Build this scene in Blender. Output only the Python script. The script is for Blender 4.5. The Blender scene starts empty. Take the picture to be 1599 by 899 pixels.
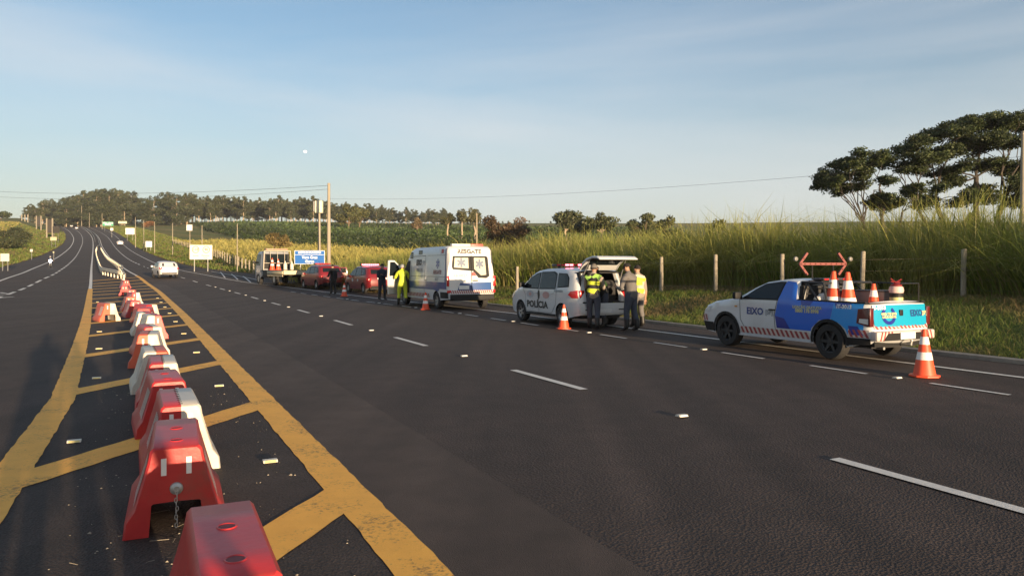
import bpy, bmesh, math, random
import numpy as np
from mathutils import Vector, Matrix
from mathutils.geometry import tessellate_polygon
S = bpy.context.scene
COL = S.collection
R = math.radians
# ------------------------------------------------------------------ camera, sky, sun, exposure
F, CX, HY, EYE = 1180.0, 800.0, 416.0, 1.75      # focal length in photo pixels, principal x, level line, eye height
cd = bpy.data.cameras.new('camera'); cam = bpy.data.objects.new('camera', cd); COL.objects.link(cam)
cam.location = (0, 0, EYE); cam.rotation_euler = (R(90), 0, 0)
cd.sensor_width = 36.0; cd.lens = 36.0*F/1599.0; cd.shift_y = -(449.5-HY)/1599.0
cd.clip_start = 0.05; cd.clip_end = 6000
S.camera = cam
SUN_EL, SUN_AZ = 4.4, 149.1                       # azimuth clockwise from +Y
w = bpy.data.worlds.new("World"); S.world = w; w.use_nodes = True
nt = w.node_tree; nt.nodes.clear()
out = nt.nodes.new('ShaderNodeOutputWorld'); bg = nt.nodes.new('ShaderNodeBackground')
sky = nt.nodes.new('ShaderNodeTexSky'); sky.sky_type = 'NISHITA'; sky.sun_disc = False
sky.sun_elevation = R(SUN_EL); sky.sun_rotation = R(SUN_AZ); sky.altitude = 650; sky.air_density = 1.0; sky.dust_density = 1.0; sky.ozone_density = 2.2
tc = nt.nodes.new('ShaderNodeTexCoord')
mp = nt.nodes.new('ShaderNodeMapping'); mp.inputs['Rotation'].default_value = (R(6), R(18), R(25)); mp.inputs['Scale'].default_value = (.8, 1.3, 5.5)
nz = nt.nodes.new('ShaderNodeTexNoise'); nz.inputs['Scale'].default_value = 1.3; nz.inputs['Detail'].default_value = 7; nz.inputs['Roughness'].default_value = 0.5
nz.inputs['Distortion'].default_value = 0.4
rp = nt.nodes.new('ShaderNodeValToRGB'); rp.color_ramp.elements[0].position = 0.40; rp.color_ramp.elements[0].color = (0, 0, 0, 1)
rp.color_ramp.elements[1].position = 0.72; rp.color_ramp.elements[1].color = (0.55, 0.55, 0.55, 1)
mx = nt.nodes.new('ShaderNodeMix'); mx.data_type = 'RGBA'; mx.inputs['B'].default_value = (2.95, 3.0, 3.05, 1)
nt.links.new(tc.outputs['Generated'], mp.inputs['Vector']); nt.links.new(mp.outputs['Vector'], nz.inputs['Vector'])
nt.links.new(nz.outputs['Fac'], rp.inputs['Fac']); nt.links.new(rp.outputs['Color'], mx.inputs['Factor'])
# low morning haze: the sky pales to a warm grey towards the horizon, all the way round
sp = nt.nodes.new('ShaderNodeSeparateXYZ'); hr = nt.nodes.new('ShaderNodeMapRange'); hr.interpolation_type = 'SMOOTHERSTEP'
hr.inputs['From Min'].default_value = -0.25; hr.inputs['From Max'].default_value = 0.38; hr.inputs['To Min'].default_value = 0.97; hr.inputs['To Max'].default_value = 0.12
hm = nt.nodes.new('ShaderNodeMix'); hm.data_type = 'RGBA'; hm.inputs['B'].default_value = (2.42, 2.38, 2.34, 1)
nt.links.new(tc.outputs['Generated'], sp.inputs[0]); nt.links.new(sp.outputs['Z'], hr.inputs['Value']); nt.links.new(hr.outputs['Result'], hm.inputs['Factor'])
nt.links.new(sky.outputs['Color'], hm.inputs['A']); nt.links.new(hm.outputs['Result'], mx.inputs['A']); nt.links.new(mx.outputs['Result'], bg.inputs['Color'])
bg.inputs['Strength'].default_value = 0.115
nt.links.new(bg.outputs['Background'], out.inputs['Surface'])
sl = bpy.data.lights.new('sun', 'SUN'); sun = bpy.data.objects.new('sun', sl); COL.objects.link(sun)
sl.energy = 5.0; sl.angle = R(0.55); sl.color = (1.0, 0.74, 0.46)
TO_SUN = Vector((math.sin(R(SUN_AZ))*math.cos(R(SUN_EL)), math.cos(R(SUN_AZ))*math.cos(R(SUN_EL)), math.sin(R(SUN_EL))))
sun.rotation_euler = TO_SUN.to_track_quat('Z', 'Y').to_euler()
S.view_settings.view_transform = 'Standard'; S.view_settings.look = 'None'; S.view_settings.gamma = 1.0
S.view_settings.exposure = 1.22
S.render.engine = 'CYCLES'
random.seed(7); rng = np.random.default_rng(11)

# ------------------------------------------------------------------ terrain profile and pixel -> ground
TH = math.atan(583/F); CT, ST = math.cos(TH), math.sin(TH)    # the straight road runs this far left of the view
def UV(u, v): return (u*CT - v*ST, u*ST + v*CT)                # road frame: u to the right of the camera, v along the road
_k = [(-200, 0), (0, 0), (34, 0.0), (50, .13), (60, .32), (70, .72), (85, 1.15), (100, 1.62), (120, 2.35), (150, 3.6), (200, 6.1), (260, 9.6), (320, 13.7),
      (400, 19.4), (500, 26.8), (600, 34.0), (700, 41.0), (800, 46.5), (1000, 52), (1500, 60), (3500, 62)]
_kx = np.array([a for a, b in _k], float); _ky = np.array([b for a, b in _k], float)
def pchip(x, y, xs):
    x = np.asarray(x, float); y = np.asarray(y, float); xs = np.asarray(xs, float)
    h = np.diff(x); d = np.diff(y)/h; m = np.zeros_like(y)
    for i in range(1, len(x)-1):
        if d[i-1]*d[i] > 0:
            w1 = 2*h[i]+h[i-1]; w2 = h[i]+2*h[i-1]; m[i] = (w1+w2)/(w1/d[i-1]+w2/d[i])
    m[0] = d[0]; m[-1] = d[-1]
    i = np.clip(np.searchsorted(x, xs)-1, 0, len(x)-2); t = (xs-x[i])/h[i]
    r = (2*t**3-3*t**2+1)*y[i]+(t**3-2*t**2+t)*h[i]*m[i]+(-2*t**3+3*t**2)*y[i+1]+(t**3-t**2)*h[i]*m[i+1]
    lo = y[0]+m[0]*(xs-x[0]); hi = y[-1]+m[-1]*(xs-x[-1])
    return np.where(xs < x[0], lo, np.where(xs > x[-1], hi, r))
YS = np.concatenate([np.arange(-150, -20, 10), np.arange(-20, 34, 6), np.arange(34, 130, 2.5), np.arange(130, 330, 6), np.arange(330, 830, 14),
                     np.arange(830, 1500, 90), np.arange(1500, 3501, 400)])
GS = pchip(_kx, _ky, YS); GS[YS < 34] = 0
def G(Y): return np.interp(Y, YS, GS)
_yy = np.concatenate([np.arange(1.5, 120, .05), np.arange(120, 830, .5)])
def unp(px, py, dz=0.0):
    r = HY + F*(EYE - G(_yy) - dz)/_yy
    ok = np.where(r <= py)[0]
    Y = _yy[ok[0]] if len(ok) else _yy[-1]
    return ((px-CX)/F*Y, float(Y))
def lineX(pts, near_u=None, vs=(-160, -20, 0, 10, 20, 28)):
    P = []
    if near_u is not None:
        for v in vs:
            X, Y = UV(near_u, v); P.append((Y, X))
    for px, py in pts:
        X, Y = unp(px, py); P.append((Y, X))
    P.sort(); Q = [P[0]]
    for p in P[1:]:
        if p[0]-Q[-1][0] > 1.0: Q.append(p)
    a = np.array([q[0] for q in Q]); b = np.array([q[1] for q in Q])
    tab = pchip(a, b, YS)
    # mild smoothing in the far part
    for _ in range(3):
        q_ = (YS[1:-1]-YS[:-2])/(YS[2:]-YS[:-2]); t2 = tab.copy(); t2[1:-1] = .5*tab[1:-1]+.5*(tab[:-2]*(1-q_)+tab[2:]*q_)
        tab = np.where((YS > 36) & (YS < 820), t2, tab)
    hi = YS > 800
    if hi.any():
        i0 = np.where(YS <= 800)[0][-1]; sl_ = (tab[i0]-tab[i0-3])/(YS[i0]-YS[i0-3])
        tab[hi] = tab[i0] + sl_*(YS[hi]-YS[i0])
    return lambda Y: np.interp(Y, YS, tab)
RRx = lineX([(515,457),(447.7,448),(400,443),(357.7,436.7),(312.6,427.7),(277.7,421),(245,411.6),(224.6,402.3),(209,394),(193.5,382.3),(185.7,373),(176.3,365.2),(162.3,358),(146.7,353.5),(131,350.4)], 12.45)
RDx = lineX([(455,481),(387,462),(361,455),(341,449.5),(324,445),(297,437),(265,429),(238,421),(221.5,414.5),(209,409),(193.5,399),(181,387),(173.2,376),(165.4,367.5),(154.5,361.3),(143.6,356.6),(128,352)], 5.66, (-160,-20,0,10,20))
MRx = lineX([(268,469),(248,452),(229,439),(205,425),(190,415),(176.3,406),(167,395),(160,383.9),(156.9,374.5),(151.4,366.7),(142,360.5),(131,355),(120,351.5)], 1.60, (-160,-20,0,10))
MLx = lineX([(-120,899),(0,792),(76.5,629),(122,516.5),(136,460),(139,445.5),(141.3,419.7),(143.6,401),(145.2,382.3),(144.4,373),(141.3,366.7),(134.3,359.7),(123.4,353.8),(112.5,350.5)])
LDx = lineX([(-300,560),(0,464),(32,453),(58.7,440),(77.4,432),(93.4,422.8),(109.3,411),(118.7,401),(126.5,387),(129.6,377.6),(128.8,370),(125,363.6),(118.7,359),(106,353.2)])
LLx = lineX([(-330,490),(0,438.8),(26.7,429.5),(53.4,418.8),(80,407.6),(100,395),(109.3,387),(114.8,377.6),(115.6,373),(113.2,366.7),(107.8,360.5),(100,355.8),(88,351)])
def RPx(Y):
    Y = np.asarray(Y, float)
    return RRx(Y) + np.interp(Y, [-200, 30, 45, 60, 75, 95, 130, 250, 600, 3500], [1.9, 1.9, 3.0, 5.5, 6.0, 4.0, 3.2, 3.0, 3.0, 3.0])
def LPx(Y): return LLx(Y) - np.interp(Y, [-200, 60, 100, 250, 3500], [4.5, 4.5, 4.5, 3.2, 3.0])
def sm(a, b, x):
    t = np.clip((np.asarray(x, float)-a)/(b-a), 0, 1); return t*t*(3-2*t)
def hill(X, Y):
    a = X/np.maximum(Y, 30)
    return sm(-.595, -.66, a)*sm(160, 420, Y)*5.0 + 2.5*np.sin(X*.011+1)*np.sin(Y*.008)*sm(150, 400, Y)*sm(20, 120, X-RPx(Y))
def HT(X, Y):
    """ground height anywhere"""
    X = np.asarray(X, float); Y = np.asarray(Y, float)
    dR = X-RPx(Y); dL = LPx(Y)-X
    z = G(Y) + .72*sm(.4, 8, dR) + .6*sm(.4, 9, dL) + hill(X, Y)*(sm(0, 30, dR)+sm(0, 30, dL))
    z = z + .05*np.sin(X*1.3+Y*.7)*np.sin(Y*.9-X*.4)*(sm(1, 4, dR)+sm(1, 4, dL))
    return z
def at(px, py, dz=0.0):
    X, Y = unp(px, py, dz); return X, Y
def atY(px, Y):
    X = (px-CX)/F*Y; return X, Y, float(HT(X, Y))
def ztop(py, Y): return EYE + (HY-py)*Y/F

# ------------------------------------------------------------------ tagging and mesh helpers
def tag(o, label=None, cat=None, group=None, kind=None):
    if label: o['label'] = label
    if cat: o['category'] = cat
    if group: o['group'] = group
    if kind: o['kind'] = kind
    return o
def thing(name, loc=(0, 0, 0), rz=0, label=None, cat=None, group=None):
    o = bpy.data.objects.new(name, None); COL.objects.link(o); o.location = loc; o.rotation_euler = (0, 0, rz)
    o.empty_display_size = .2
    return tag(o, label, cat, group)
def link(name, me, parent=None, mats=None, smooth=None):
    if mats is not None:
        me.materials.clear()
        for m in (mats if isinstance(mats, (list, tuple)) else [mats]): me.materials.append(m)
    o = bpy.data.objects.new(name, me); COL.objects.link(o)
    if parent is not None: o.parent = parent
    if smooth is not None: shade(me, smooth)
    return o
def shade(me, ang):
    for p in me.polygons: p.use_smooth = True
    try: me.set_sharp_from_angle(angle=R(ang))
    except Exception: pass
_kids = {}
def kids(o): return [c for c in bpy.data.objects if c.parent == o]
def copy_tree(o, parent=None, cache=None):
    c = o.copy(); COL.objects.link(c)
    if parent is not None: c.parent = parent
    for ch in KT.get(o.name, kids(o)): copy_tree(ch, c)
    return c
KT = {}
def freeze(o):
    k = kids(o); KT[o.name] = k
    for c in k: freeze(c)

class MB:
    def __init__(s): s.v = []; s.f = []; s.m = []
    def add(s, vs, fs, mi=0, mat=None):
        b = len(s.v)
        for p in vs:
            p = Vector(p)
            s.v.append(tuple(mat @ p) if mat is not None else tuple(p))
        for f in fs: s.f.append(tuple(b+i for i in f)); s.m.append(mi)
        return s
    def box(s, c, d, mi=0, rz=0, mat=None):
        x, y, z = d[0]/2, d[1]/2, d[2]/2
        vs = [(a*x, b*y, e*z) for a in (-1, 1) for b in (-1, 1) for e in (-1, 1)]
        fs = [(0,1,3,2),(4,6,7,5),(0,4,5,1),(2,3,7,6),(0,2,6,4),(1,5,7,3)]
        M = Matrix.Translation(c) @ Matrix.Rotation(rz, 4, 'Z')
        if mat is not None: M = mat @ M
        return s.add(vs, fs, mi, M)
    def tube(s, pts, r, n=8, mi=0, cap=True):
        pts = [Vector(p) for p in pts]; rr = r if isinstance(r, (list, tuple)) else [r]*len(pts)
        rings = []; prev = None
        for i, p in enumerate(pts):
            t = (pts[min(i+1, len(pts)-1)]-pts[max(i-1, 0)])
            t = t.normalized() if t.length > 1e-9 else Vector((0, 0, 1))
            if prev is None:
                a = t.orthogonal().normalized()
            else:
                a = (prev - t*prev.dot(t)); a = a.normalized() if a.length > 1e-6 else t.orthogonal().normalized()
            prev = a; b = t.cross(a)
            rings.append([p+(a*math.cos(k*2*math.pi/n)+b*math.sin(k*2*math.pi/n))*rr[i] for k in range(n)])
        vs = [q for rg in rings for q in rg]; fs = []
        for i in range(len(pts)-1):
            for k in range(n):
                k2 = (k+1) % n; fs.append((i*n+k, i*n+k2, (i+1)*n+k2, (i+1)*n+k))
        if cap: fs.append(tuple(range(n-1, -1, -1))); fs.append(tuple((len(pts)-1)*n+k for k in range(n)))
        return s.add(vs, fs, mi)
    def lathe(s, prof, n=20, mi=0, axis='Z', c=(0, 0, 0), close=False, cap=True):
        vs = []; fs = []
        for (r, h) in prof:
            for k in range(n):
                a = 2*math.pi*k/n; x, y = r*math.cos(a), r*math.sin(a)
                if axis == 'Z': p = (x, y, h)
                elif axis == 'Y': p = (x, h, -y)
                else: p = (h, x, y)
                vs.append((p[0]+c[0], p[1]+c[1], p[2]+c[2]))
        L = len(prof)
        for i in range(L-1 + (1 if close else 0)):
            j = (i+1) % L
            for k in range(n):
                k2 = (k+1) % n; fs.append((i*n+k, i*n+k2, j*n+k2, j*n+k))
        if not close and cap:
            if prof[0][0] > 1e-6: fs.append(tuple(range(n-1, -1, -1)))
            if prof[-1][0] > 1e-6: fs.append(tuple((L-1)*n+k for k in range(n)))
        return s.add(vs, fs, mi)
    def prism(s, poly, y0, y1, mi=0, axis='Y', mat=None):
        """poly of (a,b) pairs extruded between y0 and y1 along axis"""
        def P(a, b, h): return {'Y': (a, h, b), 'X': (h, a, b), 'Z': (a, b, h)}[axis]
        n = len(poly); vs = [P(a, b, y0) for a, b in poly]+[P(a, b, y1) for a, b in poly]
        fs = [tuple(range(n)), tuple(range(2*n-1, n-1, -1))]
        for i in range(n): j = (i+1) % n; fs.append((i, i+n, j+n, j))
        return s.add(vs, fs, mi, mat)
    def mesh(s, name='m'):
        me = bpy.data.meshes.new(name); me.from_pydata(s.v, [], s.f)
        if any(s.m): me.polygons.foreach_set('material_index', s.m)
        bm = bmesh.new(); bm.from_mesh(me); bmesh.ops.recalc_face_normals(bm, faces=bm.faces); bm.to_mesh(me); bm.free()
        return me
    def build(s, name, mats, parent=None, smooth=None, bevel=0):
        me = s.mesh(name)
        if bevel:
            bm = bmesh.new(); bm.from_mesh(me)
            es = [e for e in bm.edges if len(e.link_faces) == 2 and e.calc_face_angle(0) > R(35)]
            bmesh.ops.bevel(bm, geom=es, offset=bevel, segments=2, profile=.5, affect='EDGES'); bm.to_mesh(me); bm.free()
            if smooth is None: smooth = 40
        return link(name, me, parent, mats, smooth)

def npmesh(name, V, Fq, col=None, mats=None, parent=None, smooth=False):
    """fast quad mesh from numpy, col = per-vertex colour"""
    me = bpy.data.meshes.new(name); n = len(V); m = len(Fq); k = Fq.shape[1]
    me.vertices.add(n); me.vertices.foreach_set('co', np.ascontiguousarray(V, dtype=np.float32).ravel())
    me.loops.add(m*k); me.loops.foreach_set('vertex_index', np.ascontiguousarray(Fq, dtype=np.int32).ravel())
    me.polygons.add(m); me.polygons.foreach_set('loop_start', np.arange(0, m*k, k, dtype=np.int32))
    try: me.polygons.foreach_set('loop_total', np.full(m, k, dtype=np.int32))
    except Exception: pass
    if smooth: me.polygons.foreach_set('use_smooth', np.ones(m, dtype=bool))
    me.update(calc_edges=True)
    if col is not None:
        a = me.color_attributes.new('col', 'FLOAT_COLOR', 'POINT')
        c4 = np.ones((n, 4), dtype=np.float32); c4[:, :3] = col; a.data.foreach_set('color', c4.ravel())
    return link(name, me, parent, mats)

# ------------------------------------------------------------------ materials
_mc = {}
def node_mat(name):
    m = bpy.data.materials.new(name); m.use_nodes = True; n = m.node_tree
    return m, n, n.nodes['Principled BSDF']
def mat(name, c, rough=.5, metal=0, noise=.12, ns=6, spec=.5, coat=0, emit=None, es=1, bump=0, bs=60, dirt=0):
    """plain surface: base colour with fine mottling, optional bump"""
    key = name
    if key in _mc: return _mc[key]
    m, n, b = node_mat(name); N = n.nodes; L = n.links
    t = N.new('ShaderNodeTexCoord'); z = N.new('ShaderNodeTexNoise'); z.inputs['Scale'].default_value = ns; z.inputs['Detail'].default_value = 5
    L.new(t.outputs['Object'], z.inputs['Vector'])
    x = N.new('ShaderNodeMix'); x.data_type = 'RGBA'
    x.inputs['A'].default_value = (*[q*(1-noise) for q in c], 1); x.inputs['B'].default_value = (*[min(1, q*(1+noise)) for q in c], 1)
    L.new(z.outputs['Fac'], x.inputs['Factor']); colr = x.outputs['Result']
    if dirt:
        z2 = N.new('ShaderNodeTexNoise'); z2.inputs['Scale'].default_value = ns*.35; z2.inputs['Detail'].default_value = 8; z2.inputs['Roughness'].default_value = .7
        L.new(t.outputs['Object'], z2.inputs['Vector'])
        r2 = N.new('ShaderNodeMapRange'); r2.inputs['From Min'].default_value = .5; r2.inputs['From Max'].default_value = .75; r2.inputs['To Max'].default_value = dirt
        L.new(z2.outputs['Fac'], r2.inputs['Value'])
        y = N.new('ShaderNodeMix'); y.data_type = 'RGBA'; y.inputs['B'].default_value = (.12, .085, .06, 1)
        L.new(r2.outputs['Result'], y.inputs['Factor']); L.new(colr, y.inputs['A']); colr = y.outputs['Result']
    L.new(colr, b.inputs['Base Color'])
    b.inputs['Roughness'].default_value = rough; b.inputs['Metallic'].default_value = metal
    b.inputs['Specular IOR Level'].default_value = spec; b.inputs['Coat Weight'].default_value = coat; b.inputs['Coat Roughness'].default_value = .08
    if emit: b.inputs['Emission Color'].default_value = (*emit, 1); b.inputs['Emission Strength'].default_value = es
    if bump:
        q = N.new('ShaderNodeTexNoise'); q.inputs['Scale'].default_value = bs; q.inputs['Detail'].default_value = 4; L.new(t.outputs['Object'], q.inputs['Vector'])
        u = N.new('ShaderNodeBump'); u.inputs['Strength'].default_value = bump; u.inputs['Distance'].default_value = .01
        L.new(q.outputs['Fac'], u.inputs['Height']); L.new(u.outputs['Normal'], b.inputs['Normal'])
    _mc[key] = m
    return m
def leaf_mat(name, rough=.55, trans=.25, sat=1.0):
    m, n, b = node_mat(name); N = n.nodes; L = n.links
    a = N.new('ShaderNodeAttribute'); a.attribute_name = 'col'
    L.new(a.outputs['Color'], b.inputs['Base Color']); b.inputs['Roughness'].default_value = rough; b.inputs['Specular IOR Level'].default_value = .3
    tr = N.new('ShaderNodeBsdfTranslucent'); L.new(a.outputs['Color'], tr.inputs['Color'])
    ms = N.new('ShaderNodeMixShader'); ms.inputs['Fac'].default_value = trans
    L.new(b.outputs['BSDF'], ms.inputs[1]); L.new(tr.outputs['BSDF'], ms.inputs[2]); L.new(ms.outputs['Shader'], N['Material Output'].inputs['Surface'])
    return m
def asphalt(name, c, bump=.5, speck=.25, scale=90, seams=True):
    m, n, b = node_mat(name); N = n.nodes; L = n.links
    t = N.new('ShaderNodeTexCoord')
    z1 = N.new('ShaderNodeTexNoise'); z1.inputs['Scale'].default_value = scale; z1.inputs['Detail'].default_value = 3; z1.inputs['Roughness'].default_value = .7
    z2 = N.new('ShaderNodeTexNoise'); z2.inputs['Scale'].default_value = .22; z2.inputs['Detail'].default_value = 6
    z3 = N.new('ShaderNodeTexNoise'); z3.inputs['Scale'].default_value = 2.5; z3.inputs['Detail'].default_value = 6
    vo = N.new('ShaderNodeTexVoronoi'); vo.inputs['Scale'].default_value = scale*.9
    mpn = N.new('ShaderNodeMapping'); mpn.inputs['Rotation'].default_value = (0, 0, -TH); mpn.inputs['Scale'].default_value = (1.5, .05, 1)
    L.new(t.outputs['Object'], mpn.inputs['Vector'])
    z4 = N.new('ShaderNodeTexNoise'); z4.inputs['Scale'].default_value = 1.0; z4.inputs['Detail'].default_value = 4; L.new(mpn.outputs['Vector'], z4.inputs['Vector'])
    for q in (z1, z2, z3, vo): L.new(t.outputs['Object'], q.inputs['Vector'])
    r = N.new('ShaderNodeValToRGB'); r.color_ramp.elements[0].position = .32; r.color_ramp.elements[1].position = .72
    r.color_ramp.elements[0].color = (*[q*(1-speck) for q in c], 1); r.color_ramp.elements[1].color = (*[q*(1+speck*1.3) for q in c], 1)
    L.new(z1.outputs['Fac'], r.inputs['Fac'])
    def mul(src, fac, lo, hi):
        mr = N.new('ShaderNodeMapRange'); mr.inputs['From Min'].default_value = .3; mr.inputs['From Max'].default_value = .7; mr.inputs['To Min'].default_value = lo; mr.inputs['To Max'].default_value = hi
        L.new(fac, mr.inputs['Value']); x = N.new('ShaderNodeVectorMath'); x.operation = 'SCALE'; L.new(src, x.inputs[0]); L.new(mr.outputs['Result'], x.inputs['Scale']); return x.outputs['Vector']
    o = mul(r.outputs['Color'], z2.outputs['Fac'], .85, 1.15); o = mul(o, z3.outputs['Fac'], .84, 1.14); o = mul(o, z4.outputs['Fac'], .74, 1.26)
    L.new(o, b.inputs['Base Color']); b.inputs['Roughness'].default_value = .82; b.inputs['Specular IOR Level'].default_value = .35
    bp = N.new('ShaderNodeBump'); bp.inputs['Strength'].default_value = bump; bp.inputs['Distance'].default_value = .009
    L.new(vo.outputs['Distance'], bp.inputs['Height'])
    L.new(bp.outputs['Normal'], b.inputs['Normal'])
    return m
def paint_mat(name, c, wear=.5, under=(.05, .045, .042)):
    m, n, b = node_mat(name); N = n.nodes; L = n.links
    t = N.new('ShaderNodeTexCoord')
    z = N.new('ShaderNodeTexNoise'); z.inputs['Scale'].default_value = 28; z.inputs['Detail'].default_value = 9; z.inputs['Roughness'].default_value = .75
    z2 = N.new('ShaderNodeTexNoise'); z2.inputs['Scale'].default_value = 1.6; z2.inputs['Detail'].default_value = 5
    z3 = N.new('ShaderNodeTexNoise'); z3.inputs['Scale'].default_value = 5; z3.inputs['Detail'].default_value = 8
    for q in (z, z2, z3): L.new(t.outputs['Object'], q.inputs['Vector'])
    ad = N.new('ShaderNodeMath'); ad.operation = 'MULTIPLY_ADD'; ad.inputs[1].default_value = .55; L.new(z2.outputs['Fac'], ad.inputs[0]); L.new(z.outputs['Fac'], ad.inputs[2])
    mr = N.new('ShaderNodeMapRange'); mr.inputs['From Min'].default_value = .96-.19*wear; mr.inputs['From Max'].default_value = 1.12-.16*wear; mr.inputs['To Max'].default_value = .85
    L.new(ad.outputs['Value'], mr.inputs['Value'])
    c2 = N.new('ShaderNodeMix'); c2.data_type = 'RGBA'; c2.inputs['A'].default_value = (*[q*.80 for q in c], 1); c2.inputs['B'].default_value = (*[min(1, q*1.12) for q in c], 1)
    L.new(z3.outputs['Fac'], c2.inputs['Factor'])
    x = N.new('ShaderNodeMix'); x.data_type = 'RGBA'; x.inputs['B'].default_value = (*under, 1); L.new(c2.outputs['Result'], x.inputs['A'])
    L.new(mr.outputs['Result'], x.inputs['Factor']); L.new(x.outputs['Result'], b.inputs['Base Color']); b.inputs['Roughness'].default_value = .75
    bp = N.new('ShaderNodeBump'); bp.inputs['Strength'].default_value = .8; bp.inputs['Distance'].default_value = .006; L.new(z.outputs['Fac'], bp.inputs['Height']); L.new(bp.outputs['Normal'], b.inputs['Normal'])
    return m
# ================================================================== GROUND, ROAD, MARKINGS
def ground_mat():
    m, n, b = node_mat('soil_and_turf'); N = n.nodes; L = n.links
    a = N.new('ShaderNodeAttribute'); a.attribute_name = 'col'; t = N.new('ShaderNodeTexCoord')
    o = a.outputs['Color']
    for sc, lo, hi in ((.15, .75, 1.25), (2.2, .7, 1.3), (14, .6, 1.4)):
        z = N.new('ShaderNodeTexNoise'); z.inputs['Scale'].default_value = sc; z.inputs['Detail'].default_value = 5; L.new(t.outputs['Object'], z.inputs['Vector'])
        mr = N.new('ShaderNodeMapRange'); mr.inputs['From Min'].default_value = .3; mr.inputs['From Max'].default_value = .7; mr.inputs['To Min'].default_value = lo; mr.inputs['To Max'].default_value = hi
        L.new(z.outputs['Fac'], mr.inputs['Value']); x = N.new('ShaderNodeVectorMath'); x.operation = 'SCALE'; L.new(o, x.inputs[0]); L.new(mr.outputs['Result'], x.inputs['Scale']); o = x.outputs['Vector']
    L.new(o, b.inputs['Base Color']); b.inputs['Roughness'].default_value = .95; b.inputs['Specular IOR Level'].default_value = .1
    bp = N.new('ShaderNodeBump'); bp.inputs['Strength'].default_value = .8; bp.inputs['Distance'].default_value = .08; L.new(z.outputs['Fac'], bp.inputs['Height']); L.new(bp.outputs['Normal'], b.inputs['Normal'])
    return m
dd = np.concatenate([[0, .25, .6], np.arange(1, 12, .8), np.arange(12.5, 40, 2.2), np.geomspace(42, 2500, 34)])
rows = []; YSn = YS[(YS >= -150)]
for Y in YSn:
    l, r = float(LPx(Y)), float(RPx(Y))
    xs = np.concatenate([l-dd[::-1], [l+.3], [r-.3], r+dd]); z = HT(xs, np.full_like(xs, Y))
    k = len(dd); z[k] = G(Y)-.3; z[k+1] = G(Y)-.3; z[k-1] = G(Y)-.012; z[k+2] = G(Y)-.012
    rows.append(np.stack([xs, np.full_like(xs, Y), z], 1))
A = np.array(rows); nr, nc = A.shape[:2]
V = A.reshape(-1, 3); I = np.arange(nr*nc).reshape(nr, nc)
Fq = np.stack([I[:-1, :-1], I[:-1, 1:], I[1:, 1:], I[1:, :-1]], -1).reshape(-1, 4)
X_, Y_ = V[:, 0], V[:, 1]; dR = X_-RPx(Y_); dL = LPx(Y_)-X_
verge = np.array([.085, .105, .03]); gold = np.array([.20, .165, .06]); brown = np.array([.11, .07, .035]); crop = np.array([.035, .06, .02])
wv = sm(6, 14, np.maximum(dR, dL))[:, None]; nn = (.5+.5*np.sin(X_*.21+np.sin(Y_*.17)*2))[:, None]
c = verge*(1-wv)+(gold*nn+verge*1.2*(1-nn))*wv
edge = (1-sm(.1, 1.0, np.maximum(dR, dL)))[:, None]; c = c*(1-edge)+brown*edge
ground = npmesh('ground', V, Fq, c, ground_mat(), smooth=True); tag(ground, 'grassy ground rising away on both sides of the highway', kind='structure')

def slice_Y(bm, y0=None, y1=None):
    ys = [v.co.y for v in bm.verts]
    for Y in YS:
        if min(ys) < Y < max(ys):
            bmesh.ops.bisect_plane(bm, geom=bm.verts[:]+bm.edges[:]+bm.faces[:], plane_co=(0, float(Y), 0), plane_no=(0, 1, 0), dist=1e-5)
def ribbon(name, fa, fb, y0, y1, off, m, kind='structure', thick=0):
    yy = [y0]+[float(q) for q in YS if y0 < q < y1]+[y1]
    vs = []; fs = []
    for Y in yy: vs += [(float(fa(Y)), Y, float(G(Y))+off), (float(fb(Y)), Y, float(G(Y))+off)]
    for i in range(len(yy)-1): fs.append((2*i, 2*i+1, 2*i+3, 2*i+2))
    return vs, fs
def sheet(name, strips, off, m, label=None):
    V_ = []; F_ = []
    for fa, fb, y0, y1 in strips:
        v_, f_ = ribbon(name, fa, fb, y0, y1, off, m); b = len(V_); V_ += v_; F_ += [tuple(i+b for i in q) for q in f_]
    me = bpy.data.meshes.new(name); me.from_pydata(V_, [], F_)
    bm = bmesh.new(); bm.from_mesh(me); bmesh.ops.recalc_face_normals(bm, faces=bm.faces)
    for f in bm.faces:
        if f.normal.z < 0: f.normal_flip()
    bm.to_mesh(me); bm.free()
    o = link(name, me, None, m); tag(o, label, kind='structure'); return o
ASPH = asphalt('worn_asphalt', (.047, .033, .027), bump=1.0, speck=.6, scale=55)
ASPH2 = asphalt('smooth_asphalt', (.064, .047, .039), bump=.7, speck=.25, scale=130)
ASPH3 = asphalt('median_asphalt', (.042, .031, .026), bump=1.0, speck=.45, scale=60)
WHITE = paint_mat('white_road_paint', (.72, .68, .62), .35); YEL = paint_mat('yellow_road_paint', (.95, .46, .07), .72)
sheet('road', [(LPx, RPx, -150, 1000)], 0.0, ASPH, 'dark asphalt dual carriageway curving up the hill')
off_ = lambda f, d: (lambda Y: f(Y)+d)
wob = lambda f, d, s: (lambda Y: f(Y)+d+.05*math.sin(Y*.9+s)+.02*math.sin(Y*3.1))
def MRn(Y): return MRx(Y)
sheet('road_strip', [(off_(MRx, 0.0), wob(MRx, 1.15, 0), -60, 60)], .004, ASPH2, 'smoother asphalt strip beside the yellow line')
sheet('median_pavement', [(off_(MLx, .1), off_(MRx, -.1), -30, 62)], .008, ASPH3, 'dark paved median under the yellow hatching')
lw = lambda f, w, d=0: (off_(f, d-w/2/CT), off_(f, d+w/2/CT))
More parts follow.
